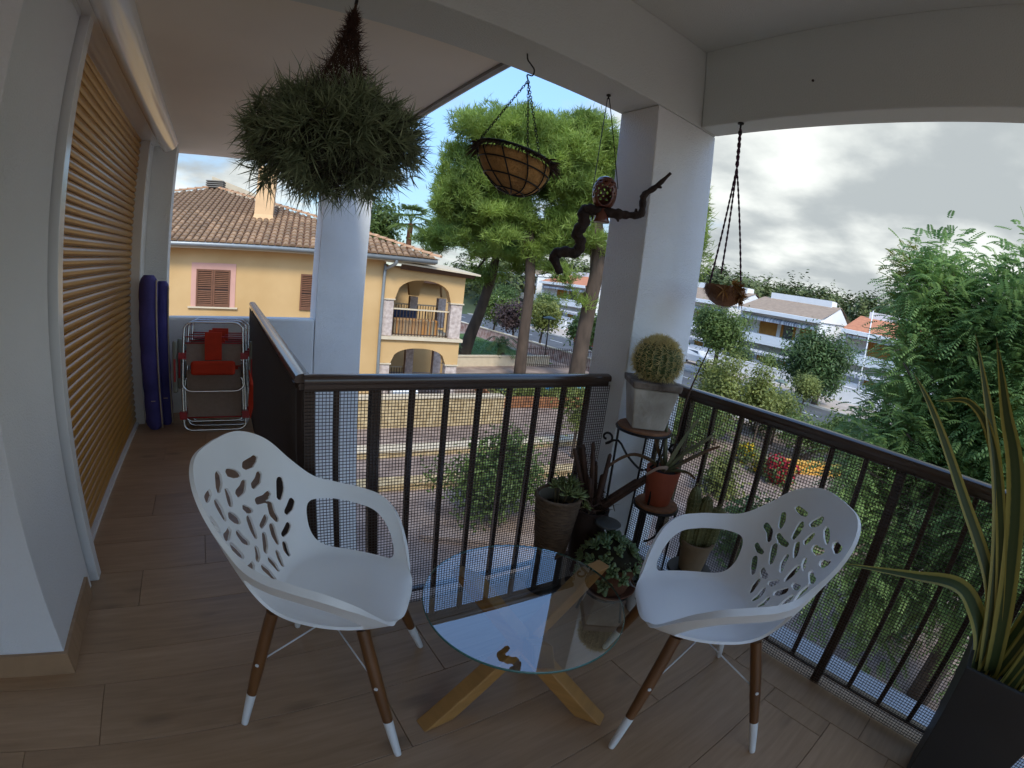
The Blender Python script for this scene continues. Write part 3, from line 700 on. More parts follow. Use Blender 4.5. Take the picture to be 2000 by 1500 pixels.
n = 420; an = rng.uniform(0, 6.28, n); B = np.array([tilt((BC[0]+br*.95*math.cos(a), BC[1]+br*.95*math.sin(a), BC[2]-.005)) for a in an])
lob = np.exp(-((np.mod(an-5.4+3.14, 6.28)-3.14)/.5)**2)+np.exp(-((np.mod(an-2.5+3.14, 6.28)-3.14)/.4)**2)
q = np.stack([np.cos(an), np.sin(an), rng.uniform(-.5, .7, n)], 1)+rng.normal(size=(n,3))*.35
V, F = blades(B, q, rng.uniform(.015, .03, n)+.045*lob*rng.uniform(.3, 1, n), rng.uniform(.006, .014, n), droop=.5, seg=3); o = mesh_obj('dry_leaves', V, F, mat('dry_rosette', '#4d3d33', .8, .4, 25), bk); o['kind'] = 'stuff'

# pierced ceramic lantern on a twisted driftwood branch
lt = thing('hanging_lantern', 'pierced brown ceramic lantern on twisted driftwood hanging beside the pillar', 'lantern', (1.44, 1.53, 1.45))
WOOD_D = mat('driftwood', '#33251f', .85, .4, 14, bump=.8, bscale=50)
dp = [[1.335,1.621,1.445],[1.308,1.643,1.518],[1.338,1.619,1.543],[1.38,1.583,1.548],[1.389,1.575,1.595],[1.374,1.588,1.633],[1.392,1.573,1.681],[1.388,1.576,1.727],[1.406,1.56,1.743],[1.446,1.523,1.741],[1.494,1.475,1.738],[1.53,1.438,1.74],[1.564,1.402,1.751],[1.565,1.401,1.817],[1.568,1.397,1.839],[1.598,1.362,1.881],[1.634,1.32,1.948]]
dr = [.014,.024,.024,.023,.024,.025,.027,.026,.025,.020,.024,.015,.016,.015,.014,.012,.006]
pts = smooth_path(dp, 5); rd = np.interp(np.linspace(0, len(dr)-1, len(pts)), range(len(dr)), dr)*(1+.13*np.sin(np.arange(len(pts))*1.9))
mb = MB().tube(pts, rd, 12); mb.obj('driftwood', WOOD_D, lt, smooth=True)
for a, b_ in (([1.49,1.478,1.735], [1.50,1.47,1.705]), ([1.55,1.418,1.745], [1.548,1.42,1.772]), ([1.60,1.36,1.885], [1.615,1.345,1.878])): MB().tube([a, b_], [.013, .004], 7).obj('twig_stub', WOOD_D, lt, smooth=True)
LC = np.array((1.447, 1.522, 1.758)); CER = mat('brown_glazed_ceramic', '#6b3a2a', .3, .25, 9, coat=.4)
pr = [(.030, 0), (.042, .012), (.051, .035), (.0545, .065), (.052, .092), (.044, .115), (.030, .132), (.012, .14)]
# lantern wall with round holes: quads of a fine lathe removed inside circles
prf = []
for i in range(len(pr)-1):
    for k in range(5): prf.append((pr[i][0]+(pr[i+1][0]-pr[i][0])*k/5, pr[i][1]+(pr[i+1][1]-pr[i][1])*k/5))
prf.append(pr[-1]); nL = 72; V = []; F = []
for r_, z in prf:
    for k in range(nL): V.append((LC[0]+r_*math.cos(2*math.pi*k/nL), LC[1]+r_*math.sin(2*math.pi*k/nL), LC[2]+z))
hol = [(2*math.pi*(k+.5*(j % 2))/11, z, .0062-.0012*(j % 2)) for j, z in enumerate((.045, .062, .078, .094, .110)) for k in range(11)]
bigd = math.atan2(-1.52, -1.45)
for i in range(len(prf)-1):
    for k in range(nL):
        a0 = 2*math.pi*(k+.5)/nL; r_ = (prf[i][0]+prf[i+1][0])/2; z = (prf[i][1]+prf[i+1][1])/2
        if any(math.hypot(((a0-h_[0]+math.pi) % (2*math.pi)-math.pi)*r_, z-h_[1]) < h_[2] for h_ in hol): continue
        if math.hypot(((a0-bigd-.05+math.pi) % (2*math.pi)-math.pi)*r_, (z-.045)*.85) < .034: continue
        F.append((i*nL+k, i*nL+(k+1) % nL, (i+1)*nL+(k+1) % nL, (i+1)*nL+k))
o = mesh_obj('lantern_body', V, F, CER, lt, smooth=True); so = o.modifiers.new('solid', 'SOLIDIFY'); so.thickness = .004
MB().lathe([(.013, 0), (.022, -.02), (.030, -.045), (.036, -.062), (.034, -.066), (.001, -.064)], LC, 24).obj('bell', CER, lt, smooth=True)
for sx, tgt in ((-1, (1.409, 1.558, 1.85)), (1, (1.487, 1.484, 1.85))):
    MB().tube([(1.426+sx*.003, 1.541-sx*.003, 2.262), tgt], .0021, 5).obj('cord', IRON, lt)
MB().lathe([(.010, 2.279), (.010, 2.273), (.004, 2.271), (.003, 2.258)], (1.426, 1.541, 0), 12).obj('hook', IRON, lt)

# cord hanger with half coconut shell
ms_ = thing('coconut_hanger', 'half coconut shell with dried air plants on purple cords outside the pillar', 'hanging planter', (1.955, 1.175, 1.40))
kn = (1.945, 1.183, 2.06)
SH = np.array((1.953, 1.172, 1.49)); COCO = mat('coconut_shell', '#7a5030', .6, .3, 12, bump=.6, bscale=70)
mb = MB().lathe([(.001, -.082), (.034, -.078), (.062, -.062), (.083, -.038), (.093, -.006), (.093, .012), (.088, .012), (.085, -.004), (.05, -.05), (.001, -.07)], SH, 32)
mb.obj('coconut_shell', COCO, ms_, smooth=True)
n = 900; dq = rand_dirs(n); dq[:,2] = -np.abs(dq[:,2])*.9+.08; V, F = blades(SH+dq*np.array((.092, .092, .08)), np.cross(dq, rand_dirs(n))+dq*.25, rng.uniform(.015, .035, n), .0022, droop=.3, seg=2, curl=.5); o = mesh_obj('husk_fibre', V, F, mat('husk_fibre', '#6b4528', .9, .3, 30), ms_); o['kind'] = 'stuff'
mb = MB()
def twist(mb, a, b, r_=.0042):
    a, b = np.array(a), np.array(b); L = np.linalg.norm(b-a); n = int(L/.012)
    for ph in (0, math.pi):
        mb.tube([a+(b-a)*i/n+np.array((math.cos(i*1.3+ph), math.sin(i*1.3+ph), 0))*r_*.62 for i in range(n+1)], r_*.72, 5)
for k, e in enumerate(([1.915, 1.236, 1.50], [1.938, 1.196, 1.555], [1.990, 1.112, 1.505])):
    m2 = MB(); twist(m2, kn, e); m2.obj('cord', ROPE_P, ms_, smooth=True)
m2 = MB(); twist(m2, (1.948, 1.183, 2.25), kn, .0075); m2.obj('knotted_cord', ROPE_P, ms_, smooth=True)
MB().lathe([(.004, 2.281), (.015, 2.279), (.015, 2.273), (.005, 2.27), (.004, 2.24), (.010, 2.235), (.010, 2.225), (.003, 2.22)], (1.948, 1.183, 0), 12).obj('hook', IRON, ms_)
DRYT = mat('dried_orange_leaf', '#7a4a20', .7, .3, 20, col2='#a87838', transl=.15)
for cc, rr_, n in (((1.868, 1.126, 1.478), .06, 7), ((1.93, 1.085, 1.495), .05, 40), ((1.945, 1.085, 1.465), .05, 34), ((1.90, 1.10, 1.51), .045, 26), ((1.96, 1.09, 1.44), .04, 20)):
    q = rand_dirs(n)*.7+np.array((-.25, -.45, .25)); 
    if n == 7: an = np.arange(7)*.9; q = np.stack([np.cos(an)*.76, -np.cos(an)*.5-.25, np.sin(an)], 1)
    V, F = blades(np.repeat(np.array([cc]), n, 0), q, rng.uniform(.6, 1.1, n)*rr_, .010, droop=rng.uniform(-.2, .5, n), seg=3); mesh_obj('dried_rosette', V, F, DRYT, ms_)

# ---------------------------------------------------------------- wrought-iron plant stand in the corner
WIC = mat('woven_disc', '#8a5f42', .8, .3, 25, bump=.5, bscale=100)
st = thing('plant_stand', 'black wrought-iron tiered plant stand with scrolls beside the pillar', 'plant stand', (1.62, 1.22, 0))
def tier(c, z, r_, name='tray'):
    o = MB().lathe([(.001, z), (r_*.96, z), (r_*.98, z+.006), (r_*.96, z+.011), (.001, z+.012)], (c[0], c[1], 0), 40).obj(name, WIC, st, smooth=True, sharp=50)
    MB().tube([(c[0]+r_*math.cos(k*math.pi/20), c[1]+r_*math.sin(k*math.pi/20), z-.004) for k in range(41)], .006, 6, False).obj('ring', IRON, st, smooth=True)
    return o
T1, T2, T3 = (1.615, 1.245), (1.672, 1.135), (1.452, 1.132)
tier(T1, .832, .122); tier(T2, .497, .100); tier(T3, .118, .100)
def leg_(a, b): MB().tube([a, b], .0055, 6).obj('leg', IRON, st)
for k in range(3):
    an = .5+2.094*k; leg_((T1[0]+.116*math.cos(an), T1[1]+.116*math.sin(an), .826), (T1[0]+.10*math.cos(an), T1[1]+.10*math.sin(an), 0))
for k in range(3):
    an = 1.2+2.094*k; leg_((T2[0]+.095*math.cos(an), T2[1]+.095*math.sin(an), .49), (T2[0]+.105*math.cos(an), T2[1]+.105*math.sin(an), 0))
for k in range(3):
    an = 2.6+2.094*k; leg_((T3[0]+.095*math.cos(an), T3[1]+.095*math.sin(an), .112), (T3[0]+.12*math.cos(an), T3[1]+.12*math.sin(an), 0))
def scroll(p0, p1, s_=.03, flip=1):
    """spiral at p0 then an S curve down to p1"""
    p0, p1 = np.array(p0), np.array(p1); u = (p1-p0); u[2] = 0; u /= np.linalg.norm(u)+1e-9; z = np.array((0, 0, 1)); P = []
    for k in range(16):
        an = -math.pi*.5-flip*(k-15)*.42; r_ = s_*(.25+.75*k/15); P.append(p0 + u*math.cos(an)*r_ + z*(math.sin(an)*r_))
    end = P[-1]; P += [p0*.72+p1*.28+z*s_*.9+u*.0, p0*.45+p1*.55-z*.0, p0*.15+p1*.85-z*.01, p1]
    MB().tube(smooth_path(P, 3), .0052, 6).obj('scroll', IRON, st, smooth=True)
scroll((1.482, 1.335, .775), (1.60, 1.19, .655), .030); scroll((1.70, 1.12, .77), (1.62, 1.20, .65), .028); scroll((1.68, 1.02, .43), (1.62, 1.12, .33), .024)
for k in range(5): MB().tube([(T2[0]-.06+.03*k, T2[1]-.07+.012*k, .49), (T2[0]-.06+.03*k, T2[1]-.07+.012*k, .42-.02*(k % 2))], .004, 5).obj('drop_ornament', IRON, st)

# golden barrel cactus in a weathered square pot
pt = thing('potted_barrel_cactus', 'round golden-spined barrel cactus in a weathered square white pot', 'potted cactus', (T1[0], T1[1], .845))
POTW = mat('flaking_white_pot', '#a59b8d', .85, .22, 7, bump=.5, bscale=40, col2='#c9c2b6'); POTR = mat('worn_pot_rim', '#5b4a40', .8, .5, 16, bump=.6, bscale=50, col2='#8d8074')
ca, sa = math.cos(R(-37)), math.sin(R(-37))
def sq(mb, h0, h1, z0, z1, cc=T1):
    V = []
    for h_, z in ((h0, z0), (h1, z1)):
        for sx, sy in ((-1,-1),(1,-1),(1,1),(-1,1)): V.append((cc[0]+(sx*ca-sy*sa)*h_, cc[1]+(sx*sa+sy*ca)*h_, z))
    mb.add(V, [(3,2,1,0),(4,5,6,7),(0,1,5,4),(1,2,6,5),(2,3,7,6),(3,0,4,7)]); return mb
bevel(sq(MB(), .072, .098, .845, 1.022).obj('pot', POTW, pt), .006)
bevel(sq(MB(), .104, .108, 1.0225, 1.052).obj('pot_rim', POTR, pt), .006)
BCc = np.array((T1[0]+.005, T1[1]-.005, 1.135)); br_, bz_ = .102, .092
NR_ = 21; V = []; nu, nv = NR_*6, 22
for j in range(nv):
    ph = -1.25+ (1.25+math.pi/2-.02)*j/(nv-1)
    for i in range(nu):
        an = 2*math.pi*i/nu; rib = .5+.5*math.cos(an*NR_); q = br_*math.cos(ph)*(.90+.10*rib**.7); V.append((BCc[0]+q*math.cos(an), BCc[1]+q*math.sin(an), BCc[2]+bz_*math.sin(ph)*(1-.06*math.exp(-((ph-1.57)/.25)**2))))
F = [(j*nu+i, j*nu+(i+1) % nu, (j+1)*nu+(i+1) % nu, (j+1)*nu+i) for j in range(nv-1) for i in range(nu)]
mesh_obj('cactus_body', V, F, mat('barrel_cactus_green', (.08, .12, .04), .6, .2, 10), pt, smooth=True)
B, D_ = [], []
for k in range(NR_):
    an = 2*math.pi*k/NR_
    for ph in np.linspace(-.95, 1.45, 21):
        nrm = np.array((math.cos(ph)*math.cos(an), math.cos(ph)*math.sin(an), math.sin(ph))); p = BCc+np.array((br_*math.cos(ph)*math.cos(an), br_*math.cos(ph)*math.sin(an), bz_*math.sin(ph)))
        for _ in range(10 if ph < .8 else 22): B.append(p); D_.append(nrm*.55+rng.normal(size=3)*.55)
B = np.array(B); V, F = blades(B, np.array(D_), rng.uniform(.016, .034, len(B)), .0027, droop=rng.uniform(-.2, .3, len(B)), seg=2); o = mesh_obj('spines', V, F, mat('golden_spine', (.66, .55, .26), .5, .2, 20, transl=.25), pt); o['kind'] = 'stuff'

# aloe in a terracotta pot
al = thing('potted_aloe', 'straggly brown-green aloe in a round terracotta pot on the stand', 'potted aloe', (T2[0], T2[1], .51))
TERRA = mat('terracotta', '#9c4a30', .75, .15, 9, bump=.15, bscale=90); SOIL = mat('dark_soil', '#2a211b', .95, .3, 40)
def pot(t, c, z0, h, r0, r1, m_, rim=.0, nm='pot', soil=True, n=40):
    th = .006
    pr_ = [(.001, z0), (r0*.95, z0), (r0, z0+.006), (r0+(r1-r0)*.5, z0+h*.5+.0), (r1, z0+h-.018 if rim else z0+h)]
    if rim: pr_ += [(r1+rim, z0+h-.016), (r1+rim, z0+h)]
    pr_ += [(r1-th, z0+h), (r1-th-.004, z0+h-.028), (.001, z0+h-.03)]
    o = MB().lathe(pr_, (c[0], c[1], 0), n).obj(nm, m_, t, smooth=True, sharp=45)
    if soil: MB().lathe([(.001, z0+h-.022), (r1-th-.002, z0+h-.026)], (c[0], c[1], 0), 24).obj('soil', SOIL, t)
    return o
pot(al, T2, .51, .165, .056, .078, TERRA)
def strap_leaf(t, name, pts, w0, m_, fold=.25, seg=5, thick=.0015, wprof=None, matw=None, tw=0., face=None):
    """one long leaf: v-folded strip along a smooth path, closed with thickness"""
    P = [Vector(p) for p in smooth_path(pts, seg)]; n = len(P); V = []; F = []
    side0 = None
    for i, p in enumerate(P):
        f = i/(n-1); tg = (P[min(i+1, n-1)]-P[max(i-1, 0)]).normalized()
        s_ = tg.cross(Vector(face)) if face else (tg.cross(Vector((0, 0, 1))) if side0 is None else side0-tg*side0.dot(tg))
        if s_.length < .05: s_ = tg.cross(Vector((0, 1, 0)))
        s_.normalize(); side0 = s_.copy()
        if tw: s_ = (Matrix.Rotation(tw*f, 3, tg) @ s_)
        nn = s_.cross(tg).normalized(); wd = w0*(wprof(f) if wprof else (1-f)**.55*(.75+.5*min(f*4, 1)*(1-f)))
        wd = max(wd, .0008)
        V += [p-s_*wd/2+nn*wd*fold, p-nn*thick*.0, p+s_*wd/2+nn*wd*fold, p+s_*wd/4+nn*(wd*fold*.5-thick), p-nn*thick*1.6, p-s_*wd/4+nn*(wd*fold*.5-thick)]
    for i in range(n-1):
        for k in range(6):
            k2 = (k+1) % 6; F.append((i*6+k, i*6+k2, (i+1)*6+k2, (i+1)*6+k))
    F += [(5, 4, 3, 2, 1, 0), tuple((n-1)*6+k for k in range(6))]
    o = mesh_obj(name, V, F, m_, t, smooth=True, sharp=50)
    return o
ALOE = mat('aloe_leaf', '#6e6a4a', .5, .3, 7, col2='#7a4a38'); ALOEG = mat('aloe_leaf_green', '#66704a', .5, .25, 8, col2='#8a8266')
ab_ = (1.655, 1.118, .672)
for pts_, w_, m_ in [
    ([ab_, (1.615, 1.165, .80), (1.60, 1.19, .90), (1.592, 1.21, .975)], .026, ALOE),
    ([ab_, (1.650, 1.14, .78), (1.645, 1.145, .85), (1.639, 1.147, .912)], .030, ALOEG),
    ([ab_, (1.69, 1.07, .76), (1.72, 1.01, .83), (1.743, .98, .874)], .036, ALOEG),
    ([ab_, (1.665, 1.09, .77), (1.675, 1.07, .84), (1.70, 1.04, .93)], .034, ALOEG),
    ([ab_, (1.70, 1.06, .73), (1.74, .99, .80), (1.765, .945, .835)], .028, ALOE),
    ([ab_, (1.60, 1.18, .715), (1.55, 1.24, .72), (1.50, 1.30, .66), (1.485, 1.32, .60)], .020, ALOE),
    ([ab_, (1.63, 1.10, .70), (1.60, 1.12, .695), (1.578, 1.16, .655)], .022, mat('aloe_leaf_dry', '#a08878', .7, .2, 12)),
    ([ab_, (1.68, 1.07, .69), (1.71, 1.03, .69), (1.73, 1.0, .67)], .020, ALOE)]:
    strap_leaf(al, 'leaf', pts_, w_, m_, .22, thick=.006)
MB().tube(smooth_path([(1.66, 1.11, .69), (1.668, 1.103, .80), (1.676, 1.092, 1.02), (1.702, 1.05, 1.228)], 5), [.004]*12+[.0028]*4, 6).obj('flower_stalk', mat('dry_stalk', '#4c3a30', .8, .2, 10), al, smooth=True)

# seagrass basket with a pale green succulent, raised on an upturned black pot
bp_ = thing('potted_succulent', 'pale green rosette succulent in a rope-woven basket at the cross railing', 'potted succulent', (1.318, 1.405, .20))
BKc = (1.318, 1.405); ROPEB = mat('seagrass_rope', '#6a5440', .9, .35, 30, bump=.6, bscale=120, stretch=(1, 1, 3))
zb, hb = .205, .285; rows_ = 19
for k in range(rows_):
    f = k/(rows_-1); r_ = .068+.030*f; z = zb+.008+hb*f*.965
    P = [(BKc[0]+r_*math.cos(q_*math.pi/15), BKc[1]+r_*math.sin(q_*math.pi/15), z+.0015*math.sin(q_*2.1+k)) for q_ in range(31)]
    MB().tube(P, .0082 if k < rows_-1 else .0105, 7, False).obj('rope_coil', ROPEB, bp_, smooth=True)
MB().lathe([(.001, zb), (.064, zb), (.094, zb+hb), (.086, zb+hb), (.080, zb+hb-.06), (.001, zb+hb-.062)], (BKc[0], BKc[1], 0), 32).obj('liner', mat('pale_liner', '#8d877b', .8, .15, 10), bp_, smooth=True, sharp=45)
MB().lathe([(.001, zb+hb-.057), (.079, zb+hb-.058)], (BKc[0], BKc[1], 0), 24).obj('soil', SOIL, bp_)
PALE = mat('pale_succulent', (.30, .38, .12), .5, .25, 12, col2=(.46, .50, .2), transl=.15)
def rosette(t, c, r_, m_, n=16, tip=(0, 0, 1), name='rosette', wd=.42, th=.0):
    tip = Vector(tip).normalized(); x = tip.orthogonal().normalized(); y_ = tip.cross(x); V = []; F = []
    for k in range(n):
        an = k*2.39996; f = k/(n-1); el = .25+1.05*(1-f)**1.0; ln = r_*(.45+.55*f)
        d_ = (x*math.cos(an)+y_*math.sin(an))*math.cos(el)+tip*math.sin(el); s_ = d_.cross(tip)
        s_ = s_.normalized() if s_.length > .05 else x
        nn = s_.cross(d_).normalized(); b0 = Vector(c); w_ = ln*wd
        i0 = len(V)
        V += [b0+s_*w_*.15, b0-s_*w_*.15, b0+d_*ln*.6+s_*w_*.5+nn*w_*.12, b0+d_*ln*.6-s_*w_*.5+nn*w_*.12, b0+d_*ln*.92+s_*w_*.22+nn*w_*.2, b0+d_*ln*.92-s_*w_*.22+nn*w_*.2, b0+d_*ln+nn*w_*.25, b0+d_*ln*.55-nn*w_*.16]
        F += [(i0, i0+1, i0+3, i0+2), (i0+2, i0+3, i0+5, i0+4), (i0+4, i0+5, i0+6), (i0+1, i0, i0+7), (i0, i0+2, i0+7), (i0+3, i0+1, i0+7), (i0+2, i0+4, i0+7), (i0+5, i0+3, i0+7), (i0+4, i0+6, i0+7), (i0+6, i0+5, i0+7)]
    return mesh_obj(name, V, F, m_, t, smooth=True)
for (dx, dy, dz, r_) in ((.02, -.03, .01, .052), (.055, -.055, .005, .045), (.0, .03, .02, .04), (.06, .0, .04, .048), (.085, -.04, .0, .040), (.03, .03, .03, .04), (.10, -.075, -.05, .03)):
    c = (BKc[0]+dx, BKc[1]+dy, zb+hb+dz+.008); rosette(bp_, c, r_*1.35, PALE, 24, (dx*3-.1, dy*3-.2, .8), wd=.34)
    MB().tube([(BKc[0]+dx*.5, BKc[1]+dy*.5, zb+hb-.06), c], .005, 6).obj('stem', mat('succulent_stem', '#6b5c40', .7, .2, 10), bp_)
MB().tube(smooth_path([(BKc[0]+.09, BKc[1]-.05, zb+hb), (BKc[0]+.118, BKc[1]-.085, zb+hb-.03), (BKc[0]+.115, BKc[1]-.09, zb+.16), (BKc[0]+.125, BKc[1]-.10, zb+.10)], 6), .0035, 6).obj('trailing_stem', mat('succulent_stem', '#6b5c40', .7, .2, 10), bp_, smooth=True)
rosette(bp_, (BKc[0]+.127, BKc[1]-.105, zb+.095), .03, PALE, 16, (.3, -.5, .4), wd=.34)
pb = tag(MB().lathe([(.001, 0), (.088, 0), (.080, .03), (.068, .19), (.066, .2), (.001, .2)], (BKc[0], BKc[1], 0), 32).obj('upturned_pot', mat('black_plastic_pot', '#1c1c1d', .45, .1, 10), smooth=True, sharp=40), 'black upturned pot carrying the rope-woven basket', 'pot')

# brown columnar succulent between basket and pillar
sp_ = thing('potted_stapelia', 'brown finger-stemmed succulent leaning in front of the pillar', 'potted succulent', (1.49, 1.36, 0))
pot(sp_, (1.49, 1.355), .0, .42, .062, .085, mat('dark_clay_pot', '#3a2a24', .8, .2, 9))
STAP = mat('brown_finger_stem', '#4b3327', .75, .35, 18, bump=.5, bscale=60)
for k in range(17):
    an = rng.uniform(0, 6.28); sp = rng.uniform(.01, .06); b0 = np.array((1.488+sp*.5*math.cos(an), 1.352+sp*.5*math.sin(an), .40)); h_ = rng.uniform(.18, .33)
    lean = np.array((math.cos(an)*rng.uniform(.05, .3)-.12, math.sin(an)*rng.uniform(.05, .3)+.05, 1))*h_
    if k > 13: lean = np.array((.35, -.38, .55))*h_*1.3
    MB().tube([b0, b0+lean*.4+np.array((0, 0, .005)), b0+lean*.97, b0+lean], [.009, .0105, .0095, .004], 6).obj('finger_stem', STAP, sp_, smooth=True)
n = 260; q = rand_dirs(n); q[:,2] = np.abs(q[:,2])+.2
V, F = blades(np.array((1.488, 1.352, .42))+rng.normal(size=(n,3))*np.array((.035, .035, .04)), q, rng.uniform(.03, .09, n), .006, droop=rng.uniform(-.3, .6, n), seg=3); mesh_obj('dry_leaves', V, F, STAP, sp_)

# green succulent in a terracotta bowl on the lowest ring
bs = thing('potted_echeveria', 'dense bright green rosette succulent in a terracotta bowl on the lowest ring', 'potted succulent', (T3[0], T3[1], .13))
pot(bs, T3, .131, .15, .085, .112, mat('terracotta_dark', '#6e4632', .75, .2, 9), rim=.004)
MB().lathe([(.001, .131), (.11, .131), (.125, .15), (.12, .15), (.1, .137)], (T3[0], T3[1], 0), 32).obj('saucer', mat('terracotta_dark', '#6e4632', .75, .2, 9), bs, smooth=True)
ECH = mat('green_rosette_leaf', (.22, .38, .15), .42, .3, 10, col2=(.43, .57, .30), transl=.1)
for k in range(34):
    an = k*2.4; q = math.sqrt((k+.5)/34); c = (T3[0]-.015+.15*q*math.cos(an), T3[1]+.01+.15*q*math.sin(an), .375-.16*q*q+rng.uniform(-.012, .02))
    rosette(bs, c, rng.uniform(.036, .052), ECH, 14, (math.cos(an)*q*1.3-.15, math.sin(an)*q*1.3-.2, 1.1-.3*q), wd=.52)
MB().lathe([(.001, .28), (.10, .27), (.12, .30), (.07, .355), (.001, .37)], (T3[0]-.012, T3[1]+.008, 0), 20).obj('stem_mass', mat('dark_stem_mass', '#2c2a1c', .9, .3, 20), bs, smooth=True)
MB().lathe([(.001, .40), (.052, .405), (.060, .412), (.052, .418), (.001, .416)], (T3[0]+.01, T3[1]+.085, 0), 28).obj('plant_light_disc', mat('grey_solar_disc', '#4c4e4c', .5, .1, 10), bs, smooth=True)

# small white pot
wp = thing('white_pot', 'small white pot with a dark branch pattern on the floor by the stand', 'pot', (1.632, 1.075, 0))
pot(wp, (1.60, 1.045), .0, .15, .052, .068, mat('white_glazed_pot', (.62, .63, .64), .3, .05, 8, coat=.3))
for an0 in (3.6, 4.2, 4.8):
    cc = lambda a, z: (1.60+(.0535+.016*z/.15)*math.cos(a)*1.0, 1.045+(.0535+.016*z/.15)*math.sin(a)*1.0, z)
    MB().tube([cc(an0, .03), cc(an0+.05, .06), cc(an0-.05, .09), cc(an0+.08, .12)], .002, 4).obj('painted_branch', IRON, wp); 
    for dz, da in ((.055, .18), (.08, -.2), (.10, .2)): MB().tube([cc(an0, dz), cc(an0+da, dz+.018)], .0016, 4).obj('painted_branch', IRON, wp)
n = 40; q = rand_dirs(n); q[:,2] = np.abs(q[:,2])+.6; V, F = blades(np.repeat(np.array([(1.60, 1.045, .13)]), n, 0), q, rng.uniform(.06, .15, n), .016, droop=.3, seg=3); mesh_obj('foliage', V, F, mat('dark_green_leaf', (.025, .05, .02), .5, .3, 10), wp)

# hairy column cactus in a clay pot on a small black stool
ck = thing('potted_column_cactus', 'group of fuzzy green column cacti in a clay pot behind the street-side armchair', 'potted cactus', (1.735, .92, .26))
CK = (1.735, .915); pot(ck, CK, .262, .145, .055, .072, mat('buff_clay_pot', '#8d7a62', .8, .15, 9, bump=.2, bscale=60), rim=.004)
GC = mat('fuzzy_cactus_skin', (.10, .12, .04), .7, .25, 12, col2=(.19, .18, .07)); FZ = mat('cactus_fuzz', (.42, .38, .20), .7, .2, 20, transl=.3)
for (dx, dy, h_, r_) in ((-.035, .035, .28, .030), (.0, .005, .24, .034), (.032, -.03, .20, .036)):
    nu, nv = 48, 16; V = []
    for j in range(nv):
        f = j/(nv-1); prof_ = 1.0 if f < .72 else math.sqrt(max(0.0004, 1-((f-.72)/.28)**2)); 
        for i in range(nu):
            an = 2*math.pi*i/nu; q = r_*prof_*(.92+.08*math.cos(an*12)); V.append((CK[0]+dx+q*math.cos(an)+dx*.3*f, CK[1]+dy+q*math.sin(an)+dy*.3*f, .38+h_*f))
    F = [(j*nu+i, j*nu+(i+1) % nu, (j+1)*nu+(i+1) % nu, (j+1)*nu+i) for j in range(nv-1) for i in range(nu)]
    o = mesh_obj('cactus_column', V, F, GC, ck, smooth=True)
    VV = np.array(V); idx_ = rng.integers(0, len(VV), 900); c_ = np.array((CK[0]+dx, CK[1]+dy, .38+h_*.4)); B = VV[idx_]; q = B-c_; q[:,2] *= .3; q += rng.normal(size=q.shape)*.02
    V2, F2 = blades(B, q, rng.uniform(.006, .014, len(B)), .0011, droop=0, seg=2); o2 = mesh_obj('spines', V2, F2, FZ, o); o2['kind'] = 'stuff'
sto = thing('pot_stool', 'low black round stool under the clay pot of column cacti', 'stool', (CK[0], CK[1], 0))
MB().lathe([(.001, .24), (.10, .24), (.105, .25), (.10, .26), (.001, .261)], (CK[0], CK[1], 0), 28).obj('seat', IRON, sto, smooth=True, sharp=40)
for k in range(3): MB().tube([(CK[0]+.08*math.cos(k*2.094), CK[1]+.08*math.sin(k*2.094), .24), (CK[0]+.095*math.cos(k*2.094), CK[1]+.095*math.sin(k*2.094), 0)], .008, 6).obj('leg', IRON, sto)

# ---------------------------------------------------------------- variegated flax in the tall dark planter
pl = thing('potted_flax', 'tall variegated flax in a dark tapered square planter', 'potted flax', (1.70, -.40, 0))
PLC = mat('dark_planter', '#2b2c2e', .5, .08, 6); 
def frus(mb, x0, x1, y0, y1, z0, X0, X1, Y0, Y1, z1):
    return mb.add([(x0,y0,z0),(x1,y0,z0),(x1,y1,z0),(x0,y1,z0),(X0,Y0,z1),(X1,Y0,z1),(X1,Y1,z1),(X0,Y1,z1)], [(3,2,1,0),(4,5,6,7),(0,1,5,4),(1,2,6,5),(2,3,7,6),(3,0,4,7)])
mb = MB(); X0, X1, Y0, Y1 = 1.560, 1.862, -.56, -.225
o_ = [(1.61, -.51), (1.82, -.51), (1.82, -.272), (1.61, -.272)]; oo = [(X0, Y0), (X1, Y0), (X1, Y1), (X0, Y1)]; ii = [(X0+.016, Y0+.016), (X1-.016, Y0+.016), (X1-.016, Y1-.016), (X0+.016, Y1-.016)]
V = [(x, y_, 0) for x, y_ in o_]+[(x, y_, .55) for x, y_ in oo]+[(x, y_, .55) for x, y_ in ii]+[(x, y_, .47) for x, y_ in ii]
F = [(3,2,1,0)]+[(i, (i+1) % 4, 4+(i+1) % 4, 4+i) for i in range(4)]+[(4+i, 4+(i+1) % 4, 8+(i+1) % 4, 8+i) for i in range(4)]+[(8+i, 8+(i+1) % 4, 12+(i+1) % 4, 12+i) for i in range(4)]+[(12, 13, 14, 15)]
bevel(mb.add(V, F).obj('planter', PLC, pl), .004)
MB().box(X0+.0165, X1-.0165, Y0+.0165, Y1-.0165, .46, .485).obj('soil', SOIL, pl)
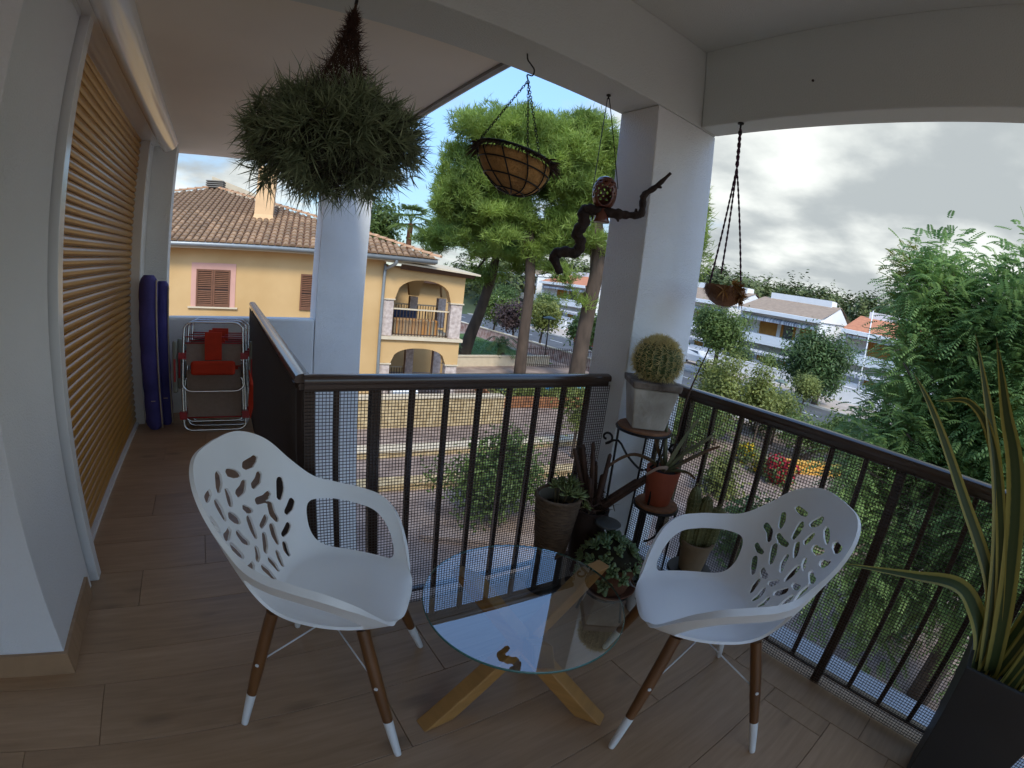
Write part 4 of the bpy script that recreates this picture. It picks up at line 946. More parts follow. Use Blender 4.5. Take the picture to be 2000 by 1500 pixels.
def flax_mat():
    m = bpy.data.materials.new('variegated_flax_leaf'); m.use_nodes = True; t = m.node_tree; b = t.nodes['Principled BSDF']
    at = t.nodes.new('ShaderNodeAttribute'); at.attribute_name = 'across'
    cr = t.nodes.new('ShaderNodeValToRGB'); e = cr.color_ramp.elements; e[0].position = 0; e[0].color = (*lin('#5d6b3f'), 1); e[1].position = 1; e[1].color = (*lin('#c2b661'), 1)
    x = cr.color_ramp.elements.new(.52); x.color = (*lin('#4f6138'), 1); x = cr.color_ramp.elements.new(.66); x.color = (*lin('#b5ab5a'), 1)
    nz = t.nodes.new('ShaderNodeTexNoise'); nz.inputs['Scale'].default_value = 30; ma = t.nodes.new('ShaderNodeMath'); ma.operation = 'MULTIPLY_ADD'; t.links.new(nz.outputs['Fac'], ma.inputs[0]); ma.inputs[1].default_value = .12; t.links.new(at.outputs['Fac'], ma.inputs[2])
    t.links.new(ma.outputs[0], cr.inputs['Fac']); t.links.new(cr.outputs[0], b.inputs['Base Color']); b.inputs['Roughness'].default_value = .45
    tr = t.nodes.new('ShaderNodeBsdfTranslucent'); t.links.new(cr.outputs[0], tr.inputs['Color']); ms = t.nodes.new('ShaderNodeMixShader'); ms.inputs[0].default_value = .25
    t.links.new(b.outputs[0], ms.inputs[1]); t.links.new(tr.outputs[0], ms.inputs[2]); t.links.new(ms.outputs[0], t.nodes['Material Output'].inputs['Surface']); return m
FLAX = flax_mat()
def flax(pts, w_, tw=0., face=None):
    o = strap_leaf(pl, 'leaf', pts, w_, FLAX, .18, seg=8, thick=.0012, wprof=lambda f: (.62+.38*min(1, f*3))*(1-max(0, (f-.35)/.65)**2.0), tw=tw, face=face)
    a = o.data.attributes.new('across', 'FLOAT', 'POINT'); n = len(o.data.vertices); v = np.tile([1., 0., 1., .5, 0., .5], n//6); a.data.foreach_set('value', v.astype(np.float32))
    # more cross divisions for the colour stripe come from interpolation between midrib and margin
    return o
base = lambda dx, dy: (1.70+dx, -.36+dy, .48)
FC = (-1, .05, .25)
flax([base(0, .06), (1.697, -.281, .544), (1.716, -.124, .977), (1.72, .001, 1.258), (1.718, .091, 1.467)], .046, .5, FC)
flax([base(.01, .04), (1.692, -.309, .562), (1.714, -.149, 1.067), (1.719, -.052, 1.272), (1.72, .026, 1.471)], .060, -.4, FC)
flax([base(.0, .08), (1.699, -.265, .555), (1.709, -.196, .747), (1.72, -.002, .982), (1.711, .172, 1.212), (1.701, .256, 1.309)], .044, .6, FC)
flax([base(-.01, .09), (1.702, -.25, .566), (1.71, -.188, .65), (1.717, -.095, .708), (1.719, .059, .675), (1.69, .319, .617)], .066, .2, (-.7, .0, .75))
flax([base(.02, .05), (1.701, -.254, .684), (1.719, -.065, 1.119), (1.719, .051, 1.26), (1.712, .169, 1.241)], .034, -.5, FC)
for k in range(13):
    an = rng.uniform(-2.6, .9); h_ = rng.uniform(.55, 1.05); sp = rng.uniform(.05, .32); b0 = base(rng.uniform(-.05, .05), rng.uniform(-.09, .05)); dx, dy = math.cos(an)*sp, math.sin(an)*sp-.05
    dx = min(dx, .12)
    flax([b0, (b0[0]+dx*.2, b0[1]+dy*.2, .48+h_*.35), (b0[0]+dx*.55, b0[1]+dy*.55, .48+h_*.75), (b0[0]+dx, b0[1]+dy, .48+h_)], rng.uniform(.036, .056), rng.uniform(-.8, .8), (-1, rng.uniform(-.6, .6), .2))
# ---------------------------------------------------------------- ground, road, pavements
GZ = -3.5; RZ = -4.0
PAV = mat('pink_paving', '#857066', .9, .28, 1.6, bump=.5, bscale=14, col2='#a28d80', detail=8); EARTH = mat('dry_earth', '#8f7f63', .95, .3, .6, col2='#a99d7d')
gv = [(-300, GZ), (20.5, GZ), (22.0, -3.86), (23.2, -4.03), (400, -4.03)]
V = []; 
for x, z in gv: V += [(x, -300, z), (x, 400, z)]
g_ = struct(mesh_obj('ground', V, [(2*i, 2*i+2, 2*i+3, 2*i+1) for i in range(len(gv)-1)], PAV))
ASPH = mat('asphalt', (.085, .088, .095), .85, .2, .8, bump=.3, bscale=30, detail=8); LINE = mat('road_paint', (.62, .63, .64), .7, .15, 4)
road = struct(MB().box(24.4, 34.4, -120, 260, RZ-.02, RZ).obj('road', ASPH))
mk = MB().box(-.07, .07, -1, 1, .004, .008).obj('lane_marking', LINE, road, loc=(27.7, 6, RZ), local=True)
for lane, x in enumerate((27.7, 31.0)):
    for k in range(24): mesh_obj('lane_marking', None, None, None, road, loc=(x, -6+5.2*k+lane*1.3, RZ), data=mk.data)
for k in range(20):
    o = mesh_obj('lane_marking', None, None, None, road, loc=(25.4, 2+4.4*k, RZ), data=mk.data); o.rotation_euler[2] = R(90)
SIDEW = mat('beige_pavement', '#b3a59a', .9, .14, .9, bump=.2, bscale=10, detail=7); KERB = mat('kerb_stone', '#b9b4ad', .85, .1, 3)
pv1 = struct(MB().box(22.6, 24.2, -120, 260, -4.1, -3.87).obj('pavement', SIDEW)); MB().box(24.2, 24.4, -120, 260, -4.1, -3.865).obj('kerb', KERB, pv1)
pv2 = struct(MB().box(34.62, 40.2, -120, 260, -4.1, -3.87).obj('pavement', SIDEW)); MB().box(34.4, 34.62, -120, 260, -4.1, -3.862).obj('kerb', KERB, pv2)

# ---------------------------------------------------------------- foliage helpers
LEAF_PINE = mat('pine_needles', (.13, .22, .045), .6, .35, .5, col2=(.36, .47, .10), transl=.5, detail=3)
LEAF_DK = mat('dark_green_foliage', (.06, .115, .035), .55, .4, .8, col2=(.14, .22, .07), transl=.35, detail=3)
LEAF_MD = mat('mid_green_foliage', (.10, .17, .04), .55, .4, .9, col2=(.21, .29, .075), transl=.4, detail=3)
LEAF_YG = mat('yellow_green_foliage', (.18, .23, .055), .55, .4, .9, col2=(.33, .36, .10), transl=.4, detail=3)
BARK_P = mat('pine_bark', '#4e4036', .95, .35, 3, bump=1.0, bscale=9, stretch=(1, 1, .35)); BARK = mat('grey_bark', '#5a4c40', .95, .3, 6, bump=.8, bscale=20)
def blob_points(blobs, n, rg, shell=.45):
    """points in the outer part of several ellipsoids"""
    w_ = np.array([b[1][0]*b[1][1]*b[1][2] for b in blobs])**.75; cnt = rg.multinomial(n, w_/w_.sum()); P, D = [], []
    for (c, r_), k in zip(blobs, cnt):
        d_ = rand_dirs(k, rg); q = shell+(1-shell)*rg.uniform(0, 1, k)**.6
        lump = 1+.16*np.sin(d_[:,0]*7+c[0])*np.sin(d_[:,1]*6+c[1]*2)+.12*np.sin(d_[:,2]*8+c[2])
        P.append(np.array(c)+d_*np.array(r_)*(q*lump)[:,None]); D.append(d_)
    return np.concatenate(P), np.concatenate(D)
def lumps(c, r_, n, rg, s=.42, flat=1.):
    """break an ellipsoid crown into leaf masses"""
    out_ = []
    for k in range(n):
        d_ = rand_dirs(1, rg)[0]; q = rg.uniform(.35, .95); out_.append((np.array(c)+d_*np.array(r_)*q*.8, np.array(r_)*np.array((1, 1, flat))*s*rg.uniform(.7, 1.15)))
    return out_
def limb_tubes(mb, top, ends, r0, n=7):
    for e in ends:
        a, b_ = np.array(top), np.array(e); m_ = (a+b_)/2+np.array((0, 0, -.06))*np.linalg.norm(b_-a); mb.tube([a, m_, b_], [r0, r0*.65, r0*.25], n)
def tree(name, label, cat, trunk, rads, blobs, nclump, style, lm, bark, seed=1, leaf=(.3, .05), per=12, group=None, limb=.35, shell=.45, limbs=6):
    rg = np.random.default_rng(seed); t = thing(name, label, cat, trunk[0], group=group)
    mb = MB().tube(smooth_path(trunk, 4) if len(trunk) > 2 else trunk, np.interp(np.linspace(0, 1, (len(trunk)-1)*4+1 if len(trunk) > 2 else 2), np.linspace(0, 1, len(rads)), rads), 10)
    pick = rg.permutation(len(blobs))[:limbs]
    k0 = trunk[-1]
    limb_tubes(mb, np.array(trunk[-1])*.75+np.array(trunk[-2])*.25, [blobs[i][0] for i in pick], rads[-1]*.7)
    mb.obj('trunk', bark, t, smooth=True)
    P, D = blob_points(blobs, nclump, rg, shell)
    if style == 'needle':
        B = np.repeat(P, per, 0); q = np.repeat(D, per, 0)*.5+rand_dirs(len(B), rg)*.75+np.array((0, 0, .45)); B = B+rg.normal(size=B.shape)*leaf[0]*.25
        V, F = blades(B, q, rg.uniform(.6, 1.2, len(B))*leaf[0], rg.uniform(.7, 1.2, len(B))*leaf[1], droop=0, seg=2, rg=rg)
    else:
        B = np.repeat(P, per, 0)+rg.normal(size=(len(P)*per, 3))*leaf[0]*1.1
        nr = np.repeat(D, per, 0)*.6+rand_dirs(len(B), rg)*.6+np.array((0, 0, .5)); V, F = leaf_quads(B, nr, rand_dirs(len(B), rg)+np.array((0, 0, -.4)), rg.uniform(.6, 1.2, len(B))*leaf[0], rg.uniform(.6, 1.2, len(B))*leaf[1])
    o = mesh_obj('crown', V, F, lm, t); o['kind'] = 'stuff'
    return t

# ---------------------------------------------------------------- the three tall pines
rgp = np.random.default_rng(3)
def pine(label, trunk, rads, crowns, seed, n):
    bl = []
    for c, r_, k in crowns: bl += lumps(c, r_, k, np.random.default_rng(seed+int(c[2]*10)), .30, .62)
    return tree('pine_tree', label, 'pine tree', trunk, rads, bl, n, 'needle', LEAF_PINE, BARK_P, seed, (.36, .05), 15, 'tall pines by the road', shell=.15, limbs=26)
pine('tall pine with the straight trunk left of the hanging driftwood', [(14.2, 19.5, -3.6), (14.13, 19.45, -1), (14.1, 19.4, 1.2), (13.9, 19.5, 3.4), (13.5, 19.8, 6.5)], [.34, .29, .27, .26, .16], [((12.4, 20.6, 7.6), (3.7, 3.2, 3.5), 74), ((12.9, 20.1, 4.3), (3.3, 2.6, 1.5), 30), ((10.2, 21.4, 5.4), (1.9, 2.0, 2.2), 24), ((11.6, 20.6, 3.0), (1.9, 1.7, .9), 12), ((13.9, 19.2, 2.9), (1.4, 1.4, .8), 9)], 11, 8200)
pine('thick pine with the leaning trunk beside the corner pillar', [(16.7, 17.9, -3.6), (16.75, 17.85, -1), (16.85, 17.8, .8), (16.95, 17.7, 3.4), (16.4, 18.2, 7)], [.46, .40, .38, .35, .2], [((15.4, 18.9, 8.0), (3.9, 3.2, 3.6), 74), ((18.6, 16.6, 6.6), (2.6, 2.6, 3.0), 22), ((15.6, 18.5, 4.2), (3.0, 2.4, 1.8), 30), ((15.2, 18.6, 2.2), (1.7, 1.5, .8), 11), ((16.2, 17.9, .9), (1.3, 1.2, .7), 8)], 23, 8400)
pine('slanting pine rising right behind the yellow house', [(14.0, 25.4, -3.6), (14.3, 25.2, -2), (14.65, 25.0, -.6), (15.1, 24.7, 2.0), (15.2, 24.7, 4.5)], [.42, .38, .34, .28, .18], [((13.2, 25.6, 4.2), (2.8, 2.4, 2.2), 34), ((16.2, 24.4, 3.6), (2.8, 2.4, 2.1), 24), ((11.6, 26.4, 3.2), (1.6, 1.6, 1.2), 12), ((14.6, 24.6, 1.6), (1.8, 1.6, .8), 8)], 37, 3200)
# pine seen past the right edge of the corner pillar
tree('pine_tree', 'pine partly hidden behind the right edge of the corner pillar', 'pine tree', [(20.4, 15.2, -3.9), (20.4, 15.3, 0), (20.5, 15.3, 4)], [.4, .35, .2], lumps((20.6, 15.4, 5.0), (2.3, 2.2, 4.2), 24, np.random.default_rng(8), .34), 1300, 'needle', LEAF_PINE, BARK_P, 61, (.42, .055), 14, 'tall pines by the road', shell=.25, limbs=12)

# ---------------------------------------------------------------- yellow house
HA = R(9); HN = np.array((math.sin(HA), math.cos(HA))); HT = np.array((math.cos(HA), -math.sin(HA)))
def H(s, d_, z): p = HT*s+HN*d_; return (p[0], p[1], z)
def hbox(mb, s0, s1, d0, d1, z0, z1):
    return mb.add([H(s0,d0,z0),H(s1,d0,z0),H(s1,d1,z0),H(s0,d1,z0),H(s0,d0,z1),H(s1,d0,z1),H(s1,d1,z1),H(s0,d1,z1)], [(3,2,1,0),(4,5,6,7),(0,1,5,4),(1,2,6,5),(2,3,7,6),(3,0,4,7)])
YEL = mat('yellow_render', '#bd9764', .9, .06, .45, bump=.15, bscale=60, col2='#cfac7c', detail=9); PINK = mat('pink_surround', '#c99a8c', .85, .05, 3); STONE = mat('pinkish_stone', '#b7a39a', .85, .25, 9, bump=.4, bscale=25, col2='#cdbdb4', detail=8)
BRWN = mat('brown_shutter', '#6d4630', .6, .12, 6); ZINC = mat('zinc_pipe', '#8d9295', .45, .08, 5, metal=.4); CREAMW = mat('cream_trim', '#c9b9a0', .8, .06, 4); DKW = mat('dark_wood', '#4a3226', .7, .15, 6); IRB = mat('brown_iron', '#3a2a22', .5, .1, 6)
yh = thing('yellow_house', 'yellow house with clay-tiled hip roof and arched stone-pillared loggia', 'house', H(-2, 16, GZ))
hbox(MB(), -13, 2.72, 16, 24, GZ-.1, 1.78).obj('wall', YEL, yh)
def arch_wall(name, s0, s1, d0, d1, z0, z1, ops, m_):
    """wall with arched openings (a, b, spring, crown); below the spring the opening runs to z0"""
    mb = MB(); cur = s0
    for (a, b_, zs, zt) in ops:
        if a-cur > .001: hbox(mb, cur, a, d0, d1, z0, z1)
        n = 16; c = (a+b_)/2; h_ = (b_-a)/2; V = []
        xs = [a+(b_-a)*i/n for i in range(n+1)]; zz = [zs+(zt-zs)*max(0, 1-abs((x-c)/h_)**2.3)**(1/2.3) for x in xs]
        for x, z in zip(xs, zz): V += [H(x, d0, z), H(x, d1, z), H(x, d0, z1), H(x, d1, z1)]
        F = []
        for i in range(n): k = 4*i; F += [(k, k+4, k+6, k+2), (k+1, k+3, k+7, k+5), (k, k+1, k+5, k+4), (k+2, k+6, k+7, k+3)]
        mb.add(V, F); cur = b_
    if s1-cur > .001: hbox(mb, cur, s1, d0, d1, z0, z1)
    return mb.obj(name, m_, yh)
arch_wall('loggia_wall', 2.725, 5.59, 16.0, 16.36, .44, 1.50, [(3.12, 5.13, .44, 1.14)], YEL)
arch_wall('loggia_wall', 2.725, 5.59, 16.0, 16.36, -1.78, -.95, [(3.12, 5.13, -1.78, -1.24)], YEL)
for z0, z1 in ((-.84, .40), (-3.6, -1.83)):
    for s0, s1 in ((2.73, 3.10), (5.15, 5.58)):
        bevel(hbox(MB(), s0, s1, 15.99, 16.37, z0, z1).obj('stone_pillar', STONE, yh), .02); hbox(MB(), s0-.04, s1+.04, 15.95, 16.40, z1, z1+.045).obj('pillar_cap', CREAMW, yh)
hbox(MB(), 2.70, 5.68, 15.90, 16.40, -.95, -.845).obj('floor_ledge', CREAMW, yh)
hbox(MB(), 2.725, 5.59, 16.4, 19.2, -.97, -.86).obj('loggia_floor', CREAMW, yh)
arch_wall('loggia_back_wall', 2.725, 5.95, 19.2, 19.5, .44, 1.6, [(3.25, 4.35, .44, 1.2), (4.75, 5.75, .44, 1.2)], YEL)
arch_wall('loggia_back_wall', 2.725, 5.95, 19.2, 19.5, -1.78, -.95, [(3.25, 4.35, -1.78, -1.2), (4.75, 5.75, -1.78, -1.2)], YEL)
for z0, z1 in ((-.84, .40), (-3.6, -1.80)):
    for s0, s1 in ((2.85, 3.22), (4.38, 4.72), (5.6, 5.95)): bevel(hbox(MB(), s0, s1, 19.19, 19.51, z0, z1).obj('stone_pillar', STONE, yh), .02)
hbox(MB(), 3.0, 7.2, 22.5, 22.8, GZ, 1.4).obj('wing_wall', YEL, yh)
mb = MB(); mb.add([H(2.9, 22.9, 1.35), H(7.3, 22.9, 1.2), H(7.3, 21.9, 1.0), H(2.9, 21.9, 1.15), H(2.9, 22.9, 1.25), H(7.3, 22.9, 1.1), H(7.3, 21.9, .9), H(2.9, 21.9, 1.05)], [(0,1,2,3),(7,6,5,4),(3,2,6,7),(0,3,7,4),(1,5,6,2)]); mb.obj('wing_eave', DKW, yh)
# lean-to roof above the loggia
mb = MB(); mb.add([H(2.6, 15.6, 1.72), H(6.0, 15.6, 1.53), H(6.0, 19.6, 1.80), H(2.6, 19.6, 1.95), H(2.6, 15.6, 1.66), H(6.0, 15.6, 1.47), H(6.0, 19.6, 1.74), H(2.6, 19.6, 1.89)], [(0,1,2,3),(7,6,5,4),(0,4,5,1),(1,5,6,2),(2,6,7,3),(3,7,4,0)]); mb.obj('loggia_roof', CREAMW, yh)
mb = MB(); mb.add([H(3.2, 15.72, 1.68), H(5.85, 15.72, 1.48), H(5.85, 15.9, 1.40), H(3.2, 15.9, 1.50), H(3.2, 15.72, 1.63), H(5.85, 15.72, 1.44), H(5.85, 15.9, 1.36), H(3.2, 15.9, 1.46)], [(0,1,2,3),(7,6,5,4),(0,4,5,1),(1,5,6,2),(2,6,7,3),(3,7,4,0)]); mb.obj('eave_board', DKW, yh)
def hrail(s0, s1, d_, z0, z1, step=.115):
    MB().bar(H(s0, d_, z1), H(s1, d_, z1), .05, .05).obj('balcony_rail', CREAMW, yh); MB().bar(H(s0, d_, z0+.05), H(s1, d_, z0+.05), .03, .03).obj('balcony_rail', IRB, yh)
    k = s0+.05
    while k < s1: MB().bar(H(k, d_, z0), H(k, d_, z1-.02), .022, .022).obj('balcony_bar', IRB, yh); k += step
hrail(3.10, 5.15, 16.18, -.84, .10); hrail(3.22, 4.38, 19.35, -.84, .06); hrail(4.72, 5.6, 19.35, -.84, .06)
hrail(3.22, 4.38, 19.35, -3.45, -2.6)
ST = mat('striped_orange_cloth', '#c9853c', .9, .15, 1.0, col2='#8f8a78', stretch=(9, 9, .3), detail=1)
tag(bevel(hbox(MB(), 3.28, 4.95, 16.62, 17.25, -.858, -.30).obj('balcony_sofa', ST), .06, 3), 'orange striped sofa behind the bars of the yellow house balcony', 'sofa')
tag(bevel(hbox(MB(), 3.4, 4.3, 17.5, 17.7, -.858, .02).obj('balcony_chair_back', mat('navy_cloth', '#26344f', .8, .15, 8)), .05, 3), 'dark blue chair backs on the yellow house balcony', 'chair')
# windows: two-leaf louvred shutters in pink surrounds, every slat its own piece
def shutter_window(s0, s1, z0, z1, sur=True):
    if sur:
        hbox(MB(), s0-.17, s1+.17, 15.975, 16.02, z1, z1+.20).obj('window_surround', PINK, yh)
        for a, b_ in ((s0-.17, s0), (s1, s1+.17)): hbox(MB(), a, b_, 15.976, 16.02, z0, z1).obj('window_surround', PINK, yh)
        hbox(MB(), s0-.26, s1+.26, 15.93, 16.02, z0-.05, z0).obj('window_sill', CREAMW, yh)
    mid = (s0+s1)/2
    for a, b_ in ((s0, mid-.004), (mid+.004, s1)):
        fr = MB()
        for (q0, q1, y0, y1) in ((a, a+.055, z0, z1), (b_-.055, b_, z0, z1), (a+.055, b_-.055, z0, z0+.06), (a+.055, b_-.055, z1-.06, z1), (a+.055, b_-.055, (z0+z1)/2-.02, (z0+z1)/2+.02)): hbox(fr, q0, q1, 15.945, 15.985, y0, y1)
        lf = fr.obj('window_shutter', BRWN, yh); hbox(MB(), a+.05, b_-.05, 15.982, 15.995, z0+.05, z1-.05).obj('shutter_backing', DKW, lf)
        zz = z0+.085
        while zz < z1-.07:
            if abs(zz-(z0+z1)/2) > .04: MB().add([H(a+.055, 15.95, zz-.018), H(b_-.055, 15.95, zz-.018), H(b_-.055, 15.978, zz+.012), H(a+.055, 15.978, zz+.012), H(a+.055, 15.955, zz-.024), H(b_-.055, 15.955, zz-.024), H(b_-.055, 15.983, zz+.006), H(a+.055, 15.983, zz+.006)], [(0,1,2,3),(7,6,5,4),(0,4,5,1),(2,6,7,3)]).obj('slat', BRWN, lf)
            zz += .058
shutter_window(-3.40, -2.31, -.11, 1.06); shutter_window(-.05, .95, -.10, 1.06, False)
# gutter, soffit, downpipe
hbox(MB(), -13.3, 4.30, 15.50, 16.02, 1.70, 1.79).obj('soffit', CREAMW, yh)
MB().tube([H(-13.3, 15.44, 1.84), H(4.33, 15.44, 1.80)], .075, 10).obj('gutter', ZINC, yh, smooth=True)
MB().tube(smooth_path([H(2.95, 15.46, 1.78), H(2.95, 15.5, 1.62), H(2.72, 15.85, 1.42), H(2.68, 15.90, 1.2), H(2.68, 15.90, -3.4)], 3), .055, 10).obj('downpipe', ZINC, yh, smooth=True)
# roof
EZ, DZ = 1.88, 15.42; AP = (-4.2, 22.2, 4.42); SL_, SR_ = -13.4, 4.42
slope = (AP[2]-EZ)/(AP[1]-DZ)
rf = mesh_obj('roof', [H(SL_, DZ, EZ), H(SR_, DZ, EZ), H(SR_, 29, EZ), H(SL_, 29, EZ), H(*AP)], [(0, 1, 4), (1, 2, 4), (2, 3, 4), (3, 0, 4), (3, 2, 1, 0)], mat('roof_channel', '#6f4f3c', .9, .3, 6), yh)
TILE = mat('clay_tile', '#ad8d6c', .85, .25, 7, rand=.3, bump=.3, bscale=30, col2='#8a6b52')
def tile_geo():
    V = []; n = 6
    for k, (yy, r_, zz) in enumerate(((-.21, .098, .020), (.20, .076, .0))):
        for j in range(n+1): an = math.pi*j/n; V.append((r_*math.cos(an), yy, zz+r_*.80*math.sin(an)))
    F = [(j, j+1, n+2+j, n+1+j) for j in range(n)]+[tuple(range(n+1))[::-1]]
    return V, F
base_ = Vector(yh['_base']); tv, tf = tile_geo(); sa_ = math.atan(slope); pos = []
PS, PR = .215, .335
for k in range(int((SR_-SL_)/PS)):
    s = SL_+.12+PS*k
    for j in range(24):
        d_ = DZ+.02+(j*PR+.15)*math.cos(sa_)
        lim_s0 = SL_+(AP[0]-SL_)*(d_-DZ)/(AP[1]-DZ); lim_s1 = SR_+(AP[0]-SR_)*(d_-DZ)/(AP[1]-DZ)
        if lim_s0+.06 < s < lim_s1-.04 and d_ < AP[1]: pos.append((s, d_, EZ+(d_-DZ)*slope+.012))
vis = [q for q in pos if -4.9 < q[0] < 4.4 and not (.75 < q[0] < 2.1)]; vis.sort(key=lambda q: q[1])
one = set(vis[:300]); tm = None; Vr, Fr = [], []
hm = Matrix.Rotation(-HA, 4, 'Z') @ Matrix.Rotation(sa_, 4, 'X')
rt_ = random.Random(4)
for q in pos:
    mt = Matrix.Translation(Vector(H(*q))) @ hm @ Matrix.Rotation(rt_.uniform(-.03, .03), 4, 'Z')
    if q in one:
        if tm is None: o = mesh_obj('roof_tile', tv, tf, TILE, rf, smooth=False, local=True); tm = o.data
        else: o = mesh_obj('roof_tile', None, None, None, rf, data=tm)
        o.matrix_parent_inverse = Matrix(); o.matrix_local = Matrix.Translation(-base_) @ mt
    else:
        n0 = len(Vr); Vr += [tuple(mt @ Vector(v)) for v in tv]; Fr += [tuple(i+n0 for i in f) for f in tf]
rest = mesh_obj('roof_tiles', Vr, Fr, mat('clay_tile_far', '#ad8d6c', .85, .4, 5, bump=.3, bscale=30, col2='#7d5f48'), yh); rest['kind'] = 'stuff'
cap = MAT_CAP = mat('ridge_tile', '#b58c6c', .85, .2, 5, rand=.15)
cm = None
for (s0, d0) in ((SR_, DZ), (SL_, DZ)):
    a = Vector(H(s0, d0, EZ+.03)); b_ = Vector(H(AP[0], AP[1], AP[2]+.03)); L = (b_-a).length; u = (b_-a).normalized()
    qr = u.to_track_quat('Y', 'Z').to_matrix().to_4x4()
    for k in range(int(L/.36)):
        p = a+u*(.2+.36*k)
        if cm is None: o = mesh_obj('ridge_tile', [(x*1.2, y_, z*1.1) for x, y_, z in tv], tf, cap, rf, local=True); cm = o.data
        else: o = mesh_obj('ridge_tile', None, None, None, rf, data=cm)
        o.matrix_local = Matrix.Translation(p-base_+Vector((0, 0, .03))) @ qr
ch_ = MB(); c0, c1, d0, d1 = -1.90, -1.24, 17.95, 18.6
frV = [H(c0-.12, d0-.1, 2.55), H(c1+.12, d0-.1, 2.55), H(c1+.12, d1, 2.7), H(c0-.12, d1, 2.7), H(c0, d0, 3.05), H(c1, d0, 3.05), H(c1, d1, 3.05), H(c0, d1, 3.05), H(c0, d0, 4.75), H(c1, d0, 4.75), H(c1, d1, 4.75), H(c0, d1, 4.75)]
ch_.add(frV, [(0,1,5,4),(1,2,6,5),(2,3,7,6),(3,0,4,7),(4,5,9,8),(5,6,10,9),(6,7,11,10),(7,4,8,11),(8,9,10,11)]); ch_.obj('chimney', mat('peach_render', '#dcb58a', .9, .05, 3), rf)
for k in range(4): hbox(MB(), AP[0]-.35, AP[0]+.42, AP[1]-.3, AP[1]+.4, AP[2]+.03+.085*k, AP[2]+.07+.085*k).obj('vent_plate', mat('grey_vent', '#77726c', .7, .1, 6), rf)
MB().add([H(AP[0]-.25, AP[1]+.5, AP[2]-.2), H(AP[0]+2.9, AP[1]+1.2, AP[2]-.75), H(AP[0]+2.9, AP[1]+1.4, AP[2]-.75), H(AP[0]-.25, AP[1]+.8, AP[2]-.2), H(AP[0]-.25, AP[1]+.5, AP[2]+.62), H(AP[0]+2.9, AP[1]+1.2, AP[2]-.35), H(AP[0]+2.9, AP[1]+1.4, AP[2]-.35), H(AP[0]-.25, AP[1]+.8, AP[2]+.62)], [(3,2,1,0),(4,5,6,7),(0,1,5,4),(1,2,6,5),(2,3,7,6),(3,0,4,7)]).obj('roof_parapet', CREAMW, rf)

